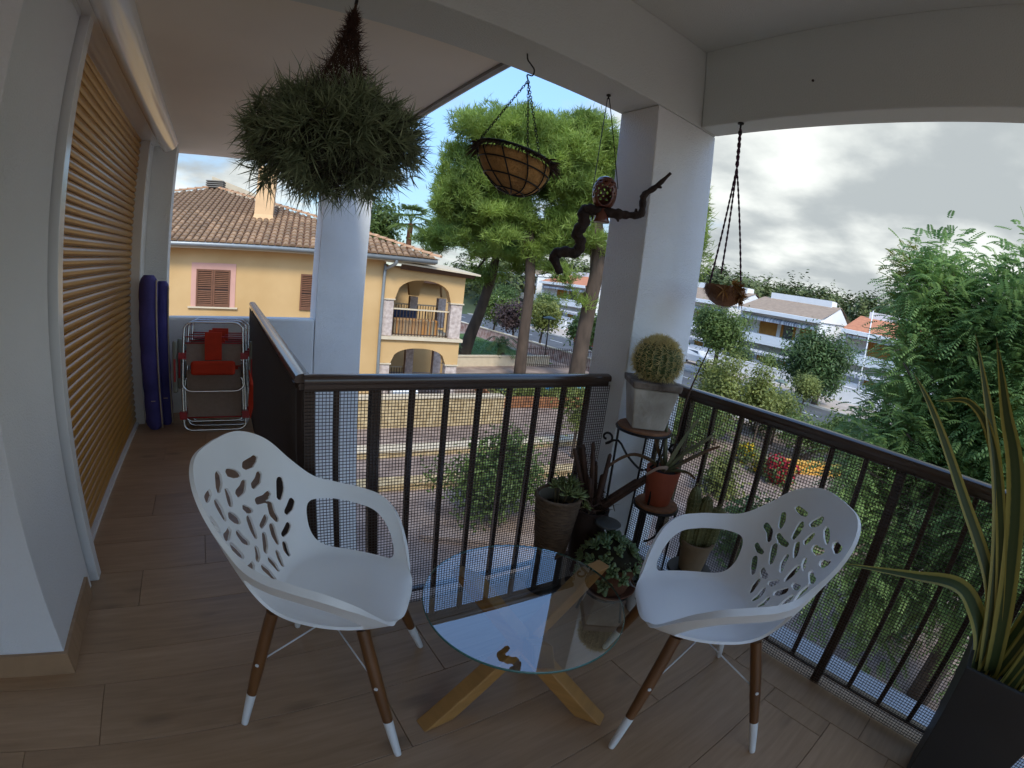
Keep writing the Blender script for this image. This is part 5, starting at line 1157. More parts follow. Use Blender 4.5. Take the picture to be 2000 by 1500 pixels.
# ---------------------------------------------------------------- houses across the road
WHT = mat('white_house_render', (.80, .80, .80), .85, .03, 1); TAN = mat('tan_roof', '#9a8470', .9, .15, 3, bump=.3, bscale=14); ORR = mat('orange_roof', '#bd7a58', .9, .15, 3, bump=.3, bscale=14); OCH = mat('ochre_blind', '#b07a34', .7, .1, 3); AWN = mat('striped_awning', (.25, .27, .33), .8, .3, 2.2, col2=(.7, .7, .72), stretch=(.2, 3.2, .2), detail=0); DKG = mat('dark_pane', (.05, .055, .065), .1, .1, 3, coat=.5)
def row_house(label, y0, y1, x0, roofm, zr=2.35, group='white houses across the road'):
    """two storeys facing -X, gable ends to +-Y"""
    t = thing('terraced_house', label, 'house', (x0, (y0+y1)/2, RZ), group=group); z0 = RZ-.1; zf = -.75; x1 = x0+9
    MB().box(x0+1.6, x1, y0, y1, z0, zr).obj('wall', WHT, t)
    for yy in (y0, y1-.22): MB().box(x0, x0+1.598, yy, yy+.22, z0, zr-.02).obj('side_wall', WHT, t)
    MB().box(x0, x0+1.598, y0+.222, y1-.222, zf-.18, zf).obj('balcony_floor', WHT, t); MB().box(x0, x0+.12, y0+.222, y1-.222, zf+.002, zf+.75).obj('balcony_front', WHT, t)
    MB().box(x0, x0+.12, y0+.222, y1-.222, z0, RZ+1.5).obj('terrace_front', WHT, t)
    MB().add([(x0-.5, y0-.15, zr-.1), (x0-.5, y1+.15, zr-.1), (x0+5, y1+.15, zr+1.5), (x0+5, y0-.15, zr+1.5), (x1+.4, y0-.15, zr+.2), (x1+.4, y1+.15, zr+.2), (x0-.5, y0-.15, zr-.3), (x0-.5, y1+.15, zr-.3), (x1+.4, y0-.15, zr), (x1+.4, y1+.15, zr)], [(0,3,2,1),(3,4,5,2),(0,1,7,6),(6,7,9,8),(4,8,9,5)]).obj('roof', roofm, t)
    MB().add([(x0-.2, y0-.02, zr-.3), (x1+.1, y0-.02, zr-.3), (x0+5, y0-.02, zr+1.42), (x0-.2, y0+.2, zr-.3), (x1+.1, y0+.2, zr-.3), (x0+5, y0+.2, zr+1.42)], [(0,1,2),(5,4,3),(0,3,4,1)]).obj('gable', WHT, t)
    MB().add([(x0-.52, y0-.17, zr-.42), (x0-.45, y0-.17, zr-.42), (x0-.45, y1+.17, zr-.42), (x0-.52, y1+.17, zr-.42), (x0-.52, y0-.17, zr-.08), (x0-.45, y0-.17, zr-.06), (x0-.45, y1+.17, zr-.06), (x0-.52, y1+.17, zr-.08)], [(3,2,1,0),(4,5,6,7),(0,1,5,4),(1,2,6,5),(2,3,7,6),(3,0,4,7)]).obj('fascia', WHT, t)
    MB().box(x0+4.6, x0+6.2, y0+.8, y1-.8, zr+1.2, zr+2.0).obj('roof_wall', WHT, t)
    Lh = y1-y0
    for (zz, fl_) in ((zf, 1), (RZ, 0)):
        for f0, f1, kind in ((.10, .26, 0), (.38, .50, 1), (.62, .78, 0)):
            a, b_ = y0+Lh*f0, y0+Lh*f1
            w_ = MB().box(x0+1.56, x0+1.598, a, b_, zz+.75, zz+2.05).obj('window', DKG if (kind and fl_) else OCH, t)
            if fl_:
                for q0, q1 in ((a-.28, a-.02), (b_+.02, b_+.28)): MB().box(x0+1.53, x0+1.597, q0, q1, zz+.75, zz+2.05).obj('shutter_leaf', OCH, w_)
        MB().add([(x0+.2, y0+.3, zz+2.45), (x0-.25, y0+.3, zz+2.25), (x0-.25, y0+.3, zz+2.0), (x0+.2, y1-.3, zz+2.45), (x0-.25, y1-.3, zz+2.25), (x0-.25, y1-.3, zz+2.0)], [(0,1,4,3),(1,2,5,4)]).obj('awning', AWN, t)
    MB().box(x0+6.6, x0+7.3, y0+1.5, y0+2.2, zr+.6, zr+2.1).obj('chimney', WHT, t)
    return t
row_house('white terraced house with tan roof and ochre blinds behind the street tree', 15.3, 23.6, 43.0, TAN)
row_house('white house with orange roof partly behind the feathery tree', 3.0, 13.3, 44.0, ORR, 2.0)
row_house('white house with tan roof peeping out beside the corner pillar', 25.2, 34.5, 43.5, TAN, 2.5)
row_house('white house far along the road left of the straight pine', 48.0, 58.0, 44.5, ORR, 2.3)
row_house('white house far along the road seen between the pine trunks', 60.0, 72.0, 45.0, TAN, 3.2)
def simple_wall(name, label, a, b_, z0, z1, th, m_, cat='wall', capm=None):
    u = (Vector(b_)-Vector(a)).normalized(); t = thing(name, label, cat, (a[0], a[1], z0))
    MB().bar((a[0], a[1], (z0+z1)/2), (b_[0], b_[1], (z0+z1)/2), th, z1-z0).obj('wall_body', m_, t)
    MB().bar((a[0], a[1], z1+.03), (b_[0], b_[1], z1+.03), th+.08, .06).obj('coping', capm or m_, t); return t
simple_wall('garden_wall', 'long white garden wall in front of the houses across the road', (40.3, 45, 0), (40.3, -40, 0), RZ, RZ+1.35, .25, WHT)
simple_wall('garden_wall', 'white garden wall far along the road', (40.3, 120, 0), (40.3, 46.5, 0), RZ, RZ+1.2, .25, WHT)
REDB = mat('red_brick_wall', '#a5705f', .9, .25, 3, bump=.4, bscale=20, col2='#c9b3a6')
simple_wall('brick_wall', 'low reddish brick wall along the near pavement', (22.3, 60, 0), (22.3, 13, 0), -4.0, -3.05, .25, REDB, capm=CREAMW)
simple_wall('low_wall', 'low pale wall edging the lawn behind the yellow house', (9.8, 22.6, 0), (18.8, 22.9, 0), GZ, GZ+.55, .25, CREAMW)
# street trees
tree('street_tree', 'round leafy street tree on the far pavement beside the corner pillar', 'tree', [(34.9, 20.7, -4.0), (34.9, 20.7, -2.2), (34.8, 20.7, -.6)], [.22, .18, .14], lumps((34.8, 20.7, .1), (2.3, 2.6, 2.3), 26, np.random.default_rng(5), .42), 1000, 'leaf', LEAF_MD, BARK, 5, (.34, .13), 10, 'street trees across the road')
tree('street_tree', 'round dark-green street tree in front of the white houses', 'tree', [(34.7, 11.6, -4.0), (34.7, 11.6, -2.4), (34.65, 11.8, -1.0)], [.26, .22, .16], lumps((34.6, 11.95, -.9), (2.5, 2.7, 2.4), 30, np.random.default_rng(6), .40), 1250, 'leaf', LEAF_DK, BARK, 6, (.38, .13), 10, 'street trees across the road')
for i, (x, y_, h_, lm, lb) in enumerate(((23.6, 37.5, 3.2, LEAF_MD, 'thin green street tree beside the white lamp post'), (23.4, 30.0, 3.4, LEAF_YG, 'light green street tree between the two pine trunks'), (23.5, 24.8, 3.0, LEAF_MD, 'small street tree leaning at the thick pine trunk'), (37.0, 47.0, 3.6, LEAF_MD, 'green tree on the far pavement beyond the straight pine'), (37.0, 57, 4.2, LEAF_DK, 'dark tree on the far pavement far along the road'), (38, 36.0, 3.4, LEAF_YG, 'bright green tree on the far pavement behind the thick pine'))):
    tree('street_tree', lb, 'tree', [(x, y_, -3.95), (x+.1, y_, -3.0), (x+.2, y_, -3.9+h_*.55)], [.12, .1, .07], lumps((x+.2, y_, -3.9+h_*.85), (1.5, 1.6, h_*.36), 14, np.random.default_rng(50+i), .42), 420, 'leaf', lm, BARK, 50+i, (.34, .14), 9, 'street trees along the road')
tree('purple_tree', 'purple-leaved plum tree beside the straight pine trunk', 'tree', [(23.5, 34.0, -3.95), (23.55, 34.0, -3.0), (23.4, 34.2, -2.2)], [.13, .1, .07], lumps((23.6, 34.1, -1.3), (1.7, 1.7, 1.1), 16, np.random.default_rng(9), .42), 520, 'leaf', mat('purple_foliage', (.06, .035, .04), .6, .4, 1, col2=(.14, .09, .09), transl=.2), BARK, 9, (.28, .11), 10)
tree('young_tree', 'small yellow-green tree in front of the far street tree trunk', 'tree', [(28.0, 10.1, -4.0), (28.1, 10.1, -3.2), (28.2, 10.1, -2.5)], [.07, .06, .04], lumps((28.2, 10.15, -2.0), (.9, .95, .6), 10, np.random.default_rng(10), .45), 330, 'leaf', LEAF_YG, BARK, 10, (.2, .09), 9)
tree('garden_tree', 'bushy tree behind the yellow house beside the palm', 'tree', [(11.6, 36.2, -3.6), (11.6, 36.2, 1), (11.6, 36.2, 3)], [.3, .25, .2], lumps((11.2, 36.3, 4.3), (2.0, 2.0, 2.2), 18, np.random.default_rng(12), .42), 700, 'leaf', LEAF_MD, BARK, 12, (.4, .16), 9)
# fan palm
pm_ = thing('fan_palm', 'fan palm rising behind the tiled roof', 'palm', (12.9, 33.6, GZ)); MB().tube([(12.95, 33.6, GZ), (12.95, 33.6, 0), (12.93, 33.6, 5.0)], [.26, .22, .2], 10).obj('trunk', mat('palm_trunk', '#7a4e36', .95, .3, 5, bump=.8, bscale=14), pm_)
Vp, Fp = [], []
for k in range(34):
    an = k*2.4; el = -.6+1.9*((k*7) % 34)/34; d_ = np.array((math.cos(an)*math.cos(el), math.sin(an)*math.cos(el), math.sin(el))); c = np.array((12.93, 33.6, 5.2))+d_*1.0
    nB = 16; sd_ = np.cross(d_, (0, 0, 1.)); sd_ /= np.linalg.norm(sd_)+1e-9; up_ = np.cross(sd_, d_)
    q = np.array([d_*math.cos(a)+sd_*math.sin(a)+up_*.15 for a in np.linspace(-1.35, 1.35, nB)]); V, F = blades(np.repeat(c[None], nB, 0), q, 1.0, .085, droop=.55, seg=3); Fp += [[i+len(Vp) for i in f] for f in F]; Vp += V.tolist()
    n0 = len(Vp); w3 = sd_*.03; Vp += [tuple(np.array((12.93, 33.6, 5.0))-w3), tuple(np.array((12.93, 33.6, 5.0))+w3), tuple(c+w3), tuple(c-w3)]; Fp.append([n0, n0+1, n0+2, n0+3])
o = mesh_obj('crown', Vp, Fp, LEAF_MD, pm_); o['kind'] = 'stuff'
# sago palms on the lawn
def sago(label, c, s=1.0, seed=0, th=.5):
    rg = np.random.default_rng(seed); t = thing('sago_palm', label, 'palm', c, group='sago palms on the lawn'); MB().tube([c, (c[0], c[1], c[2]+th*s)], [.24*s, .2*s], 9).obj('trunk', BARK, t)
    Vp, Fp = [], []
    for k in range(30):
        an = k*2.4; P = smooth_path([np.array((c[0], c[1], c[2]+th*s)), np.array((c[0]+.5*s*math.cos(an), c[1]+.5*s*math.sin(an), c[2]+th*s+s*(.62-.25*(k % 3)))), np.array((c[0]+1.15*s*math.cos(an), c[1]+1.15*s*math.sin(an), c[2]+th*s+s*(.25-.3*(k % 3))))], 8)
        for i in range(2, len(P)-1):
            tg = P[i+1]-P[i]; sd_ = np.cross(tg, (0, 0, 1.)); sd_ /= np.linalg.norm(sd_); n0 = len(Vp)
            for sg in (-1, 1): b0 = P[i]; e = b0+sd_*sg*.2*s+tg*1.2-np.array((0, 0, .03*s)); Vp += [tuple(b0-tg*.35), tuple(b0+tg*.35), tuple(e)]
            Fp += [[n0, n0+1, n0+2], [n0+3, n0+4, n0+5]]
    o = mesh_obj('crown', Vp, Fp, LEAF_DK, t); o['kind'] = 'stuff'; return t
sago('sago palm on the lawn left of the straight pine', (15.6, 23.6, GZ), 1.1, 1, .8); sago('sago palm against the yellow house corner', (12.2, 24.8, GZ), 1.1, 2)
lawn = struct(mesh_obj('lawn', [(8, 22.9, GZ+.02), (19.5, 23.2, GZ+.02), (20.3, 36, GZ+.02), (9, 38, GZ+.02)], [(0,1,2,3)], mat('lawn_green', (.06, .12, .02), .9, .25, 2, col2=(.09, .16, .03), bump=.4, bscale=30)))
n = 9000; B = np.stack([rng.uniform(9, 19.5, n), rng.uniform(23.2, 33, n), np.full(n, GZ+.015)], 1); V, F = blades(B, rand_dirs(n)*.5+np.array((0, 0, 1)), rng.uniform(.06, .14, n), .03, droop=.2, seg=2); tag(mesh_obj('grass', V, F, mat('grass_blade', (.07, .14, .02), .7, .3, 1.5, transl=.3)), 'bright green grass on the lawn by the pines', 'grass', kind='stuff')
# iron fence at the end of the low wall
fe = thing('iron_fence', 'dark iron picket fence between the straight and the thick pine', 'fence', (16.5, 22.4, GZ))
pk = None
for k in range(44):
    p = Vector((16.4+k*.125, 22.6-k*.03, GZ))
    if pk is None: o = MB().box(-.013, .013, -.013, .013, .02, 1.25).obj('picket', IRB, fe, loc=p, local=True); pk = o.data
    else: mesh_obj('picket', None, None, None, fe, loc=p, data=pk)
for z in (.15, 1.12): MB().bar((16.4, 22.6, GZ+z), (21.8, 21.3, GZ+z), .03, .03).obj('rail', IRB, fe)
# lamps
def lamp(name, label, base_, h_, m_, arm=None, lantern=False, r_=.07):
    t = thing(name, label, 'street lamp', base_); b0 = Vector(base_)
    MB().tube([b0, b0+Vector((0, 0, h_*.5)), b0+Vector((0, 0, h_))], [r_, r_*.8, r_*.6], 10).obj('pole', m_, t, smooth=True)
    if arm: MB().tube([b0+Vector((0, 0, h_*arm[2])), b0+Vector((arm[0], arm[1], h_*arm[2]+.05))], r_*.5, 8).obj('arm', m_, t); MB().box(b0.x+arm[0]-.12, b0.x+arm[0]+.12, b0.y+arm[1]-.35, b0.y+arm[1]+.35, b0.z+h_*arm[2], b0.z+h_*arm[2]+.14).obj('lamp_head', m_, t)
    if lantern: MB().lathe([(.001, h_), (.06, h_), (.42, h_+.08), (.40, h_+.12), (.10, h_+.22), (.001, h_+.24)], base_, 20).obj('lamp_head', mat('lamp_green_grey', '#5e6b66', .5, .1, 5), t, smooth=True)
    return t
lamp('street_lamp', 'white street lamp post with a side arm beyond the slanting pine', (24.0, 37.8, -3.87), 3.9, WHT, (-1.6, .2, .78)); lamp('street_lamp', 'tall white lamp post in front of the orange-roofed house', (41.2, 10.35, -3.87), 7.6, WHT)
lamp('street_lamp', 'dark garden lamp post between the two big pine trunks', (18.7, 23.2, GZ), 2.85, IRB, None, True, .06); lamp('street_lamp', 'low flat-headed lamp at the near pavement below the white house', (26.5, 11.1, -4.0), 2.0, mat('grey_lamp', '#9ba0a3', .5, .05, 5), None, True, .08)
for i, (x, y_) in enumerate(((52, 33), (53.5, 26))): pass
# red car on the road
def car(label, c, rz, body):
    t = thing('car', label, 'car', c, rz, local=True); CB = mat(body[0], body[1], .25, .05, 3, coat=.6)
    pr_ = [(-2.0, .35), (-2.05, .75), (-1.9, .92), (-1.35, .98), (-.9, 1.42), (.55, 1.46), (1.15, 1.02), (1.95, .86), (2.05, .6), (2.0, .35)]
    V = [(sx*(.80 if z < 1.1 else .62), x, z) for sx in (-1, 1) for x, z in pr_]; n = len(pr_)
    bevel(mesh_obj('body', V, [tuple(range(n)), tuple(range(2*n-1, n-1, -1))]+[(i, n+i, n+(i+1) % n, (i+1) % n) for i in range(n)], CB, t), .06, 2)
    MB().add([(-.66, -1.22, 1.04), (.66, -1.22, 1.04), (.58, -.9, 1.38), (-.58, -.9, 1.38)], [(0,1,2,3)]).obj('rear_window', DKG, t); MB().add([(.66, 1.10, 1.08), (-.66, 1.10, 1.08), (-.58, .62, 1.43), (.58, .62, 1.43)], [(0,1,2,3)]).obj('windscreen', DKG, t)
    for sx in (-1, 1):
        MB().add([(sx*.775, -1.05, 1.05), (sx*.775, .95, 1.05), (sx*.655, .5, 1.37), (sx*.655, -.82, 1.36)], [(0,1,2,3)]).obj('side_window', DKG, t)
        for yy in (-1.25, 1.3):
            wh = MB().tube([(sx*.66, yy, .31), (sx*.84, yy, .31)], .31, 18).obj('wheel', mat('tyre', '#151515', .8, .1, 5), t); MB().tube([(sx*.84, yy, .31), (sx*.855, yy, .31)], .19, 14).obj('rim', mat('alloy', (.6, .6, .62), .3, .05, 5, metal=.8), wh)
        bevel(MB().box(sx*.62-.1, sx*.62+.1, -2.08, -1.98, .66, .80).obj('tail_light', mat('tail_red', '#7a1014', .3, .1, 5), t), .02); bevel(MB().box(sx*.6-.13, sx*.6+.13, 1.97, 2.06, .62, .76).obj('headlight', mat('headlight', (.7, .7, .72), .15, .05, 5), t), .02)
    return t
car('red hatchback on the road beside the corner pillar', (32.0, 32.6, RZ+.004), R(178), ('red_car_paint', '#b0182a')); car('white car parked across the road behind the street tree', (38.6, 25.4, -3.868), R(0), ('white_car_paint', '#d5d6d8'))
# far wooded rise
rg = np.random.default_rng(77); bl = []
for k in range(150):
    az = R(rg.uniform(28, 104)); D = rg.uniform(74, 100); zt = (8.6 if az > R(50) else 6.0)+rg.uniform(-1.8, 1.2); bl.append((np.array((D*math.sin(az), D*math.cos(az), zt-4.0)), np.array((4.2, 4.2, 4.2))*rg.uniform(.8, 1.2)))
P, D_ = blob_points(bl, 17000, rg, .6); per = 8; B = np.repeat(P, per, 0)+rg.normal(size=(len(P)*per, 3))*.38; V, F = leaf_quads(B, np.repeat(D_, per, 0)*.7+rand_dirs(len(B), rg)*.5+np.array((0, 0, .5)), rand_dirs(len(B), rg), rg.uniform(.4, .85, len(B)), rg.uniform(.25, .5, len(B)))
tag(mesh_obj('woods', V, F, mat('far_pine_wood', (.075, .11, .035), .7, .4, .12, col2=(.15, .18, .055), transl=.15, detail=4)), 'dark pine wood on the rise behind the white houses', 'woods', kind='stuff')
hv = []; nh = 60
for k in range(nh+1):
    az = R(20+90*k/nh); hv += [(70*math.sin(az), 70*math.cos(az), -4.2), (95*math.sin(az), 95*math.cos(az), 2.2), (150*math.sin(az), 150*math.cos(az), 1.5)]
struct(mesh_obj('hill', hv, [(3*i+j, 3*i+3+j, 3*i+4+j, 3*i+1+j) for i in range(nh) for j in (0, 1)], mat('hill_green', (.05, .07, .03), .95, .3, .2)))
# ---------------------------------------------------------------- big feathery tree beside the balcony
def frond_batch(P, D, ln, rg, pairs=7, lw=.046, ll=.30):
    """pinnate leaves: base points, directions, rachis length -> leaflet rhombs and rachis"""
    n = len(P); D = D/np.linalg.norm(D, axis=1, keepdims=True); up_ = np.tile(np.array((0, 0, 1.)), (n, 1)); sd_ = np.cross(D, up_); sd_ /= np.linalg.norm(sd_, axis=1, keepdims=True)+1e-9; nn = np.cross(sd_, D)
    droop = rg.uniform(.15, .6, n); Vs = []; ts = np.linspace(.14, 1, pairs)
    for t_ in ts:
        c = P+D*(ln*t_)[:,None]; c[:,2] -= droop*ln*t_*t_
        tg = D.copy(); tg[:,2] -= 2*droop*t_; tg /= np.linalg.norm(tg, axis=1, keepdims=True)
        L = (ln*ll*(1-.55*abs(t_-.45)))[:,None]
        for sg in (-1, 1):
            d_ = sd_*sg*.86+tg*.55; d_[:,2] -= .22; d_ /= np.linalg.norm(d_, axis=1, keepdims=True); w_ = np.cross(d_, nn); w_ /= np.linalg.norm(w_, axis=1, keepdims=True)+1e-9
            hw = L*lw/.24*1.15
            Vs += [c, c+d_*L*.45+w_*hw, c+d_*L, c+d_*L*.45-w_*hw]
    V = np.stack(Vs, 1); k = V.shape[1]; V = V.reshape(-1, 3); F = np.arange(len(V)).reshape(-1, 4); return V, F
def feather_tree(name, label, trunk, rads, blobs, nf, seed, ln=(.14, .27), lm=None, shell=.5, yellow=.05):
    rg = np.random.default_rng(seed); t = thing(name, label, 'tree', trunk[0]); mb = MB().tube(smooth_path(trunk, 4), np.interp(np.linspace(0, 1, (len(trunk)-1)*4+1), np.linspace(0, 1, len(rads)), rads), 10)
    for b_ in blobs: limb_tubes(mb, trunk[-2], [b_[0]], rads[-1]*.55)
    mb.obj('trunk', BARK, t, smooth=True)
    P, D = blob_points(blobs, nf, rg, shell); q = D*np.array((1, 1, .55))+rand_dirs(nf, rg)*.4+np.array((0, 0, .12)); V, F = frond_batch(P, q, rg.uniform(ln[0], ln[1], nf), rg)
    o = mesh_obj('crown', V, F, lm, t); o['kind'] = 'stuff'
    if yellow:
        m_ = int(nf*yellow); cc = P[rg.integers(0, nf, 9)]; P2 = np.concatenate([c+rg.normal(size=(m_//9, 3))*.16 for c in cc]); V, F = frond_batch(P2, rand_dirs(len(P2), rg)+np.array((-.4, 0, .1)), rg.uniform(ln[0]*.8, ln[1]*.8, len(P2)), rg)
        o = mesh_obj('yellowing_leaves', V, F, mat('yellow_leaf', (.28, .30, .05), .5, .3, 2, transl=.4), t); o['kind'] = 'stuff'
    return t
FEA = mat('feathery_leaf', (.19, .33, .11), .5, .35, .9, col2=(.35, .50, .18), transl=.5, detail=3)
bl = []
for c, r_, k, s_ in (((7.1, .15, 1.9), (1.2, 1.7, 1.1), 34, .42), ((7.5, -.7, .2), (2.2, 2.6, 2.7), 40, .36), ((7.0, 1.0, 2.0), (.75, .65, 1.0), 12, .5), ((7.1, -.4, 2.3), (.9, 1.1, .95), 14, .45), ((6.6, 1.15, .3), (1.0, .9, 1.4), 18, .45), ((6.4, .5, -1.4), (1.1, 1.1, 1.3), 14, .45), ((6.0, -.8, -.4), (1.0, 1.4, 1.9), 20, .45)): bl += lumps(c, r_, k, np.random.default_rng(int(abs(c[0]*100+c[2]*10))), s_)
feather_tree('feathery_tree', 'large feathery-leaved tree crowding the street railing', [(7.6, -.7, GZ), (7.55, -.7, -2), (7.5, -.7, -.6), (7.5, -.7, .6)], [.2, .17, .14, .1], bl, 36000, 31, lm=FEA, shell=.2)
bl = lumps((4.85, 7.4, -2.5), (1.3, 1.15, 1.0), 24, np.random.default_rng(2), .36)
tree('garden_sapling', 'leafy garden sapling below the cross railing', 'tree', [(5.1, 7.3, GZ), (5.05, 7.3, -3.0), (5.0, 7.35, -2.2)], [.05, .04, .025], bl, 760, 'leaf', LEAF_MD, BARK, 44, (.14, .06), 9, limbs=18)
tree('garden_sapling', 'thin sapling beside the raised bed', 'tree', [(9.3, 9.6, GZ), (9.3, 9.6, -2.6), (9.35, 9.6, -2.0)], [.05, .04, .025], lumps((9.35, 9.6, -1.9), (.7, .7, .7), 9, np.random.default_rng(22), .42), 190, 'leaf', LEAF_YG, BARK, 45, (.14, .06), 8)
for i, (x, y_, zt, lb) in enumerate(((15.6, 8.6, .35, 'tall wispy shrub rising above the street railing by the barrel cactus'), (16.6, 7.5, -.05, 'wispy shrub rising above the street railing before the white house'), (18.6, 7.6, -1.2, 'shorter wispy shrub rising above the street railing near the low lamp'), (17.2, 10.2, -.2, 'light green shrub right beside the barrel cactus'))):
    tree('wispy_shrub', lb, 'shrub', [(x, y_, GZ), (x, y_, -2.6), (x+.05, y_, zt-1.0)], [.06, .045, .02], lumps((x, y_, (zt-2.6)/2), (.85, .85, (zt+2.6)/2), 18, np.random.default_rng(90+i), .34), 330, 'leaf', LEAF_YG, BARK, 90+i, (.17, .07), 8, 'wispy shrubs beyond the railing', limbs=14)
def bush(label, c, r_, lm, seed, n=300, leaf=(.13, .06), group='garden bushes below the balcony', fl=None, name='garden_bush', cat='bush'):
    rg = np.random.default_rng(seed); t = thing(name, label, cat, (c[0], c[1], GZ), group=group); bl = lumps((c[0], c[1], GZ+r_[2]*.9), r_, 10, rg, .5); P, D = blob_points(bl, n, rg, .4); per = 9
    mb = MB(); limb_tubes(mb, (c[0], c[1], GZ), [b_[0] for b_ in bl], .03, 5); mb.obj('stems', BARK, t)
    B = np.repeat(P, per, 0)+rg.normal(size=(n*per, 3))*leaf[0]; V, F = leaf_quads(B, np.repeat(D, per, 0)+rand_dirs(n*per, rg)*.7+np.array((0, 0, .5)), rand_dirs(n*per, rg), rg.uniform(.6, 1.2, n*per)*leaf[0], rg.uniform(.6, 1.2, n*per)*leaf[1]); o = mesh_obj('foliage', V, F, lm, t); o['kind'] = 'stuff'
    if fl:
        P, D = blob_points(bl, fl[1], rg, .8); V, F = leaf_quads(P, D, rand_dirs(len(P), rg), .16, .13); mesh_obj('flowers', V, F, fl[0], t)
    return t
REDF = mat('red_flower', '#a8142a', .6, .2, 5, transl=.2); YELF = mat('yellow_flower', '#d9b21e', .6, .2, 5, transl=.2); ORF = mat('orange_flower', '#d06a28', .6, .2, 5, transl=.2)
for i, (x, y_, r_, lm, lb) in enumerate(((41.6, 22.2, 1.4, LEAF_DK, 'dark hedge bush behind the white garden wall left of the street tree'), (41.5, 18.6, 1.3, LEAF_MD, 'green hedge bush behind the white garden wall below the blinds'), (41.6, 15.2, 1.2, LEAF_YG, 'light hedge bush behind the white garden wall right of the street tree'), (41.8, 8.2, 1.5, LEAF_MD, 'green hedge bush below the orange roof'), (21.2, 5.6, 1.0, LEAF_MD, 'low bush at the near pavement below the small yellow-green tree'), (21.0, 8.6, 1.1, LEAF_YG, 'light bush at the near pavement before the low lamp'))):
    bush(lb, (x, y_), (r_, r_, r_*.8), lm, 400+i, int(150*r_), (.26, .12), 'hedge bushes along the road')
k = 0
for (x, y_, rx, rz, lm, lb) in ((13.6, 8.6, 1.4, 1.1, LEAF_MD, 'dense green bush beyond the first bars of the street railing'), (15.2, 9.8, 1.7, 1.2, LEAF_YG, 'yellow-green bush behind the aloe'), (17.8, 6.0, 1.6, 1.0, LEAF_MD, 'green bush behind the red flowers'), (19.6, 9.0, 1.8, 1.2, LEAF_DK, 'dark bush near the pavement'), (18.9, 4.2, 1.5, .9, LEAF_DK, 'dark bush beyond the orange kerb'), (8.9, 3.6, .8, .7, LEAF_MD, 'low bush seen through the armchair opening'), (10.6, 3.2, .9, .6, LEAF_YG, 'low yellow-green bush through the street-side armchair back'), (12.6, 2.2, 1.3, .9, LEAF_DK, 'dark bush behind the street-side armchair back'), (6.3, 2.3, .6, .6, LEAF_MD, 'bush close under the street railing'), (9.4, .3, .9, .7, LEAF_DK, 'dark low bush under the feathery tree'), (12.4, 11.2, 1.0, .7, LEAF_MD, 'bush at the path beyond the cross railing'), (11.6, 5.9, .55, .5, LEAF_YG, 'small round yellow-green bush on the paving')):
    bush(lb, (x, y_), (rx, rx, rz), lm, 200+k, int(190*rx)+80, (.16, .07)); k += 1
bush('red flowering bush on the paved court', (14.4, 5.4), (.6, .6, .45), LEAF_MD, 301, 90, (.14, .07), None, (REDF, 420), 'flower_bush', 'flowers'); bush('yellow flowering pot plant on the paved court', (14.9, 6.95), (.42, .42, .36), LEAF_MD, 302, 80, (.14, .06), None, (YELF, 120), 'flower_bush', 'flowers'); bush('small yellow flowers beside the red flowering bush', (14.6, 6.1), (.35, .35, .28), LEAF_YG, 303, 60, (.13, .06), None, (YELF, 110), 'flower_bush', 'flowers')
ORK = mat('orange_render', '#d19a45', .9, .08, 3)
simple_wall('orange_kerb', 'low orange rendered kerb wall beside the red flowers', (15.7, 5.75, 0), (17.6, 4.3, 0), GZ, GZ+.35, .3, ORK)
# raised bed, blue tubs and stone terrace walls seen through the cross railing
TIM = mat('brown_timber', '#8a5a3c', .85, .3, 4, col2='#a9714a'); STW = mat('honey_stone', '#b3976c', .9, .3, 5, bump=.6, bscale=16, col2='#cbb48c', detail=8)
rb_ = thing('raised_bed', 'raised planting bed with brown timber front beyond the cross railing', 'raised bed', (14.5, 15.5, GZ))
for k in range(2): MB().bar((9.7, 14.95, GZ+.12+.23*k), (20.4, 12.6, GZ+.12+.23*k), .08, .22).obj('plank', TIM, rb_)
MB().bar((9.7, 14.95, GZ+.23), (10.5, 17.6, GZ+.23), .08, .46).obj('side_board', TIM, rb_)
mesh_obj('soil', [(9.75, 15.0, GZ+.42), (20.4, 12.7, GZ+.42), (20.9, 16, GZ+.42), (10.5, 17.6, GZ+.42)], [(0,1,2,3)], mat('bed_soil', '#5a5236', .95, .3, 2), rb_)
n = 2600; B = np.stack([rng.uniform(10.3, 20, n), rng.uniform(13.0, 16.8, n), np.full(n, GZ+.42)], 1); B = B[(B[:,1] > 15.05-.22*(B[:,0]-9.7))]; per = 5; C = np.repeat(B, per, 0)+rng.normal(size=(len(B)*per, 3))*.1+np.array((0, 0, .12)); V, F = leaf_quads(C, rand_dirs(len(C))+np.array((0, 0, .8)), rand_dirs(len(C)), .2, .08); o = mesh_obj('bed_plants', V, F, LEAF_YG, rb_); o['kind'] = 'stuff'
BLU = mat('blue_plastic', '#2f7fc0', .4, .08, 5)
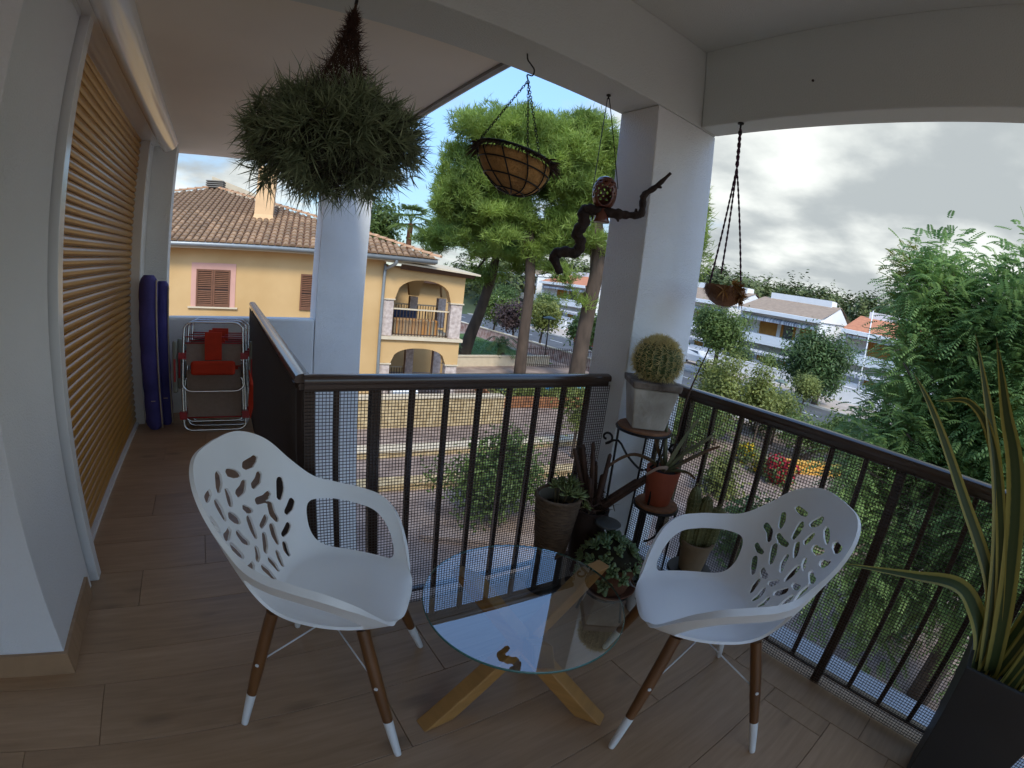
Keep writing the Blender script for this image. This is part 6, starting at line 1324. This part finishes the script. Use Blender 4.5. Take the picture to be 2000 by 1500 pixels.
for i, (x, y_, lb) in enumerate(((10.9, 15.7, 'blue tub at the corner of the raised bed'), (12.7, 15.5, 'blue tub in the middle of the raised bed'), (14.4, 15.0, 'small pale blue tub in the raised bed'))):
    r_ = (.5, .42, .3)[i]; tag(MB().lathe([(.001, 0), (r_*.85, 0), (r_, .3), (r_+.03, .31), (r_-.03, .31), (r_*.8, .05), (.001, .05)], (x, y_, GZ+.46), 24).obj('tub', BLU if i < 2 else mat('pale_blue_plastic', '#6fb0cf', .4, .08, 5), smooth=True, sharp=50), lb, 'tub', 'blue tubs in the raised bed')
simple_wall('stone_wall', 'honey-coloured stone terrace wall below the yellow house', (1.5, 14.0, 0), (9.0, 13.2, 0), GZ, GZ+.95, .35, STW, capm=CREAMW)
simple_wall('stone_kerb', 'low stone step on the path, upper of three', (1.8, 11.6, 0), (10.6, 10.6, 0), GZ, GZ+.16, .4, STW, capm=CREAMW); simple_wall('stone_kerb', 'low stone step on the path, middle of three', (2.0, 9.6, 0), (11, 8.4, 0), GZ, GZ+.12, .35, STW); simple_wall('stone_kerb', 'low stone step on the path, lower of three', (3.4, 7.2, 0), (6.4, 5.4, 0), GZ, GZ+.1, .3, PAV)
cb = thing('garden_cabinet', 'white and grey garden cabinet against the foot of the yellow house', 'cabinet', (4.9, 15.0, GZ)); bevel(hbox(MB(), 3.05, 3.95, 15.0, 15.6, GZ+.3, GZ+.98).obj('cabinet_body', WHT, cb), .03); hbox(MB(), 3.08, 3.92, 14.98, 15.0, GZ+.62, GZ+.94).obj('door_panel', mat('pale_grey_panel', '#b4bcc4', .4, .05, 5), cb); hbox(MB(), 3.0, 4.0, 15.0, 15.6, GZ, GZ+.3).obj('plinth', mat('grey_plinth', '#6d6b66', .8, .1, 5), cb)
tag(bevel(MB().box(2.9, 3.7, 13.2, 13.8, GZ+1.02, GZ+1.35).obj('covered_box', mat('grey_tarp', '#5b6a78', .7, .2, 4)), .12, 3), 'grey-blue covered box on the stone terrace wall', 'box')
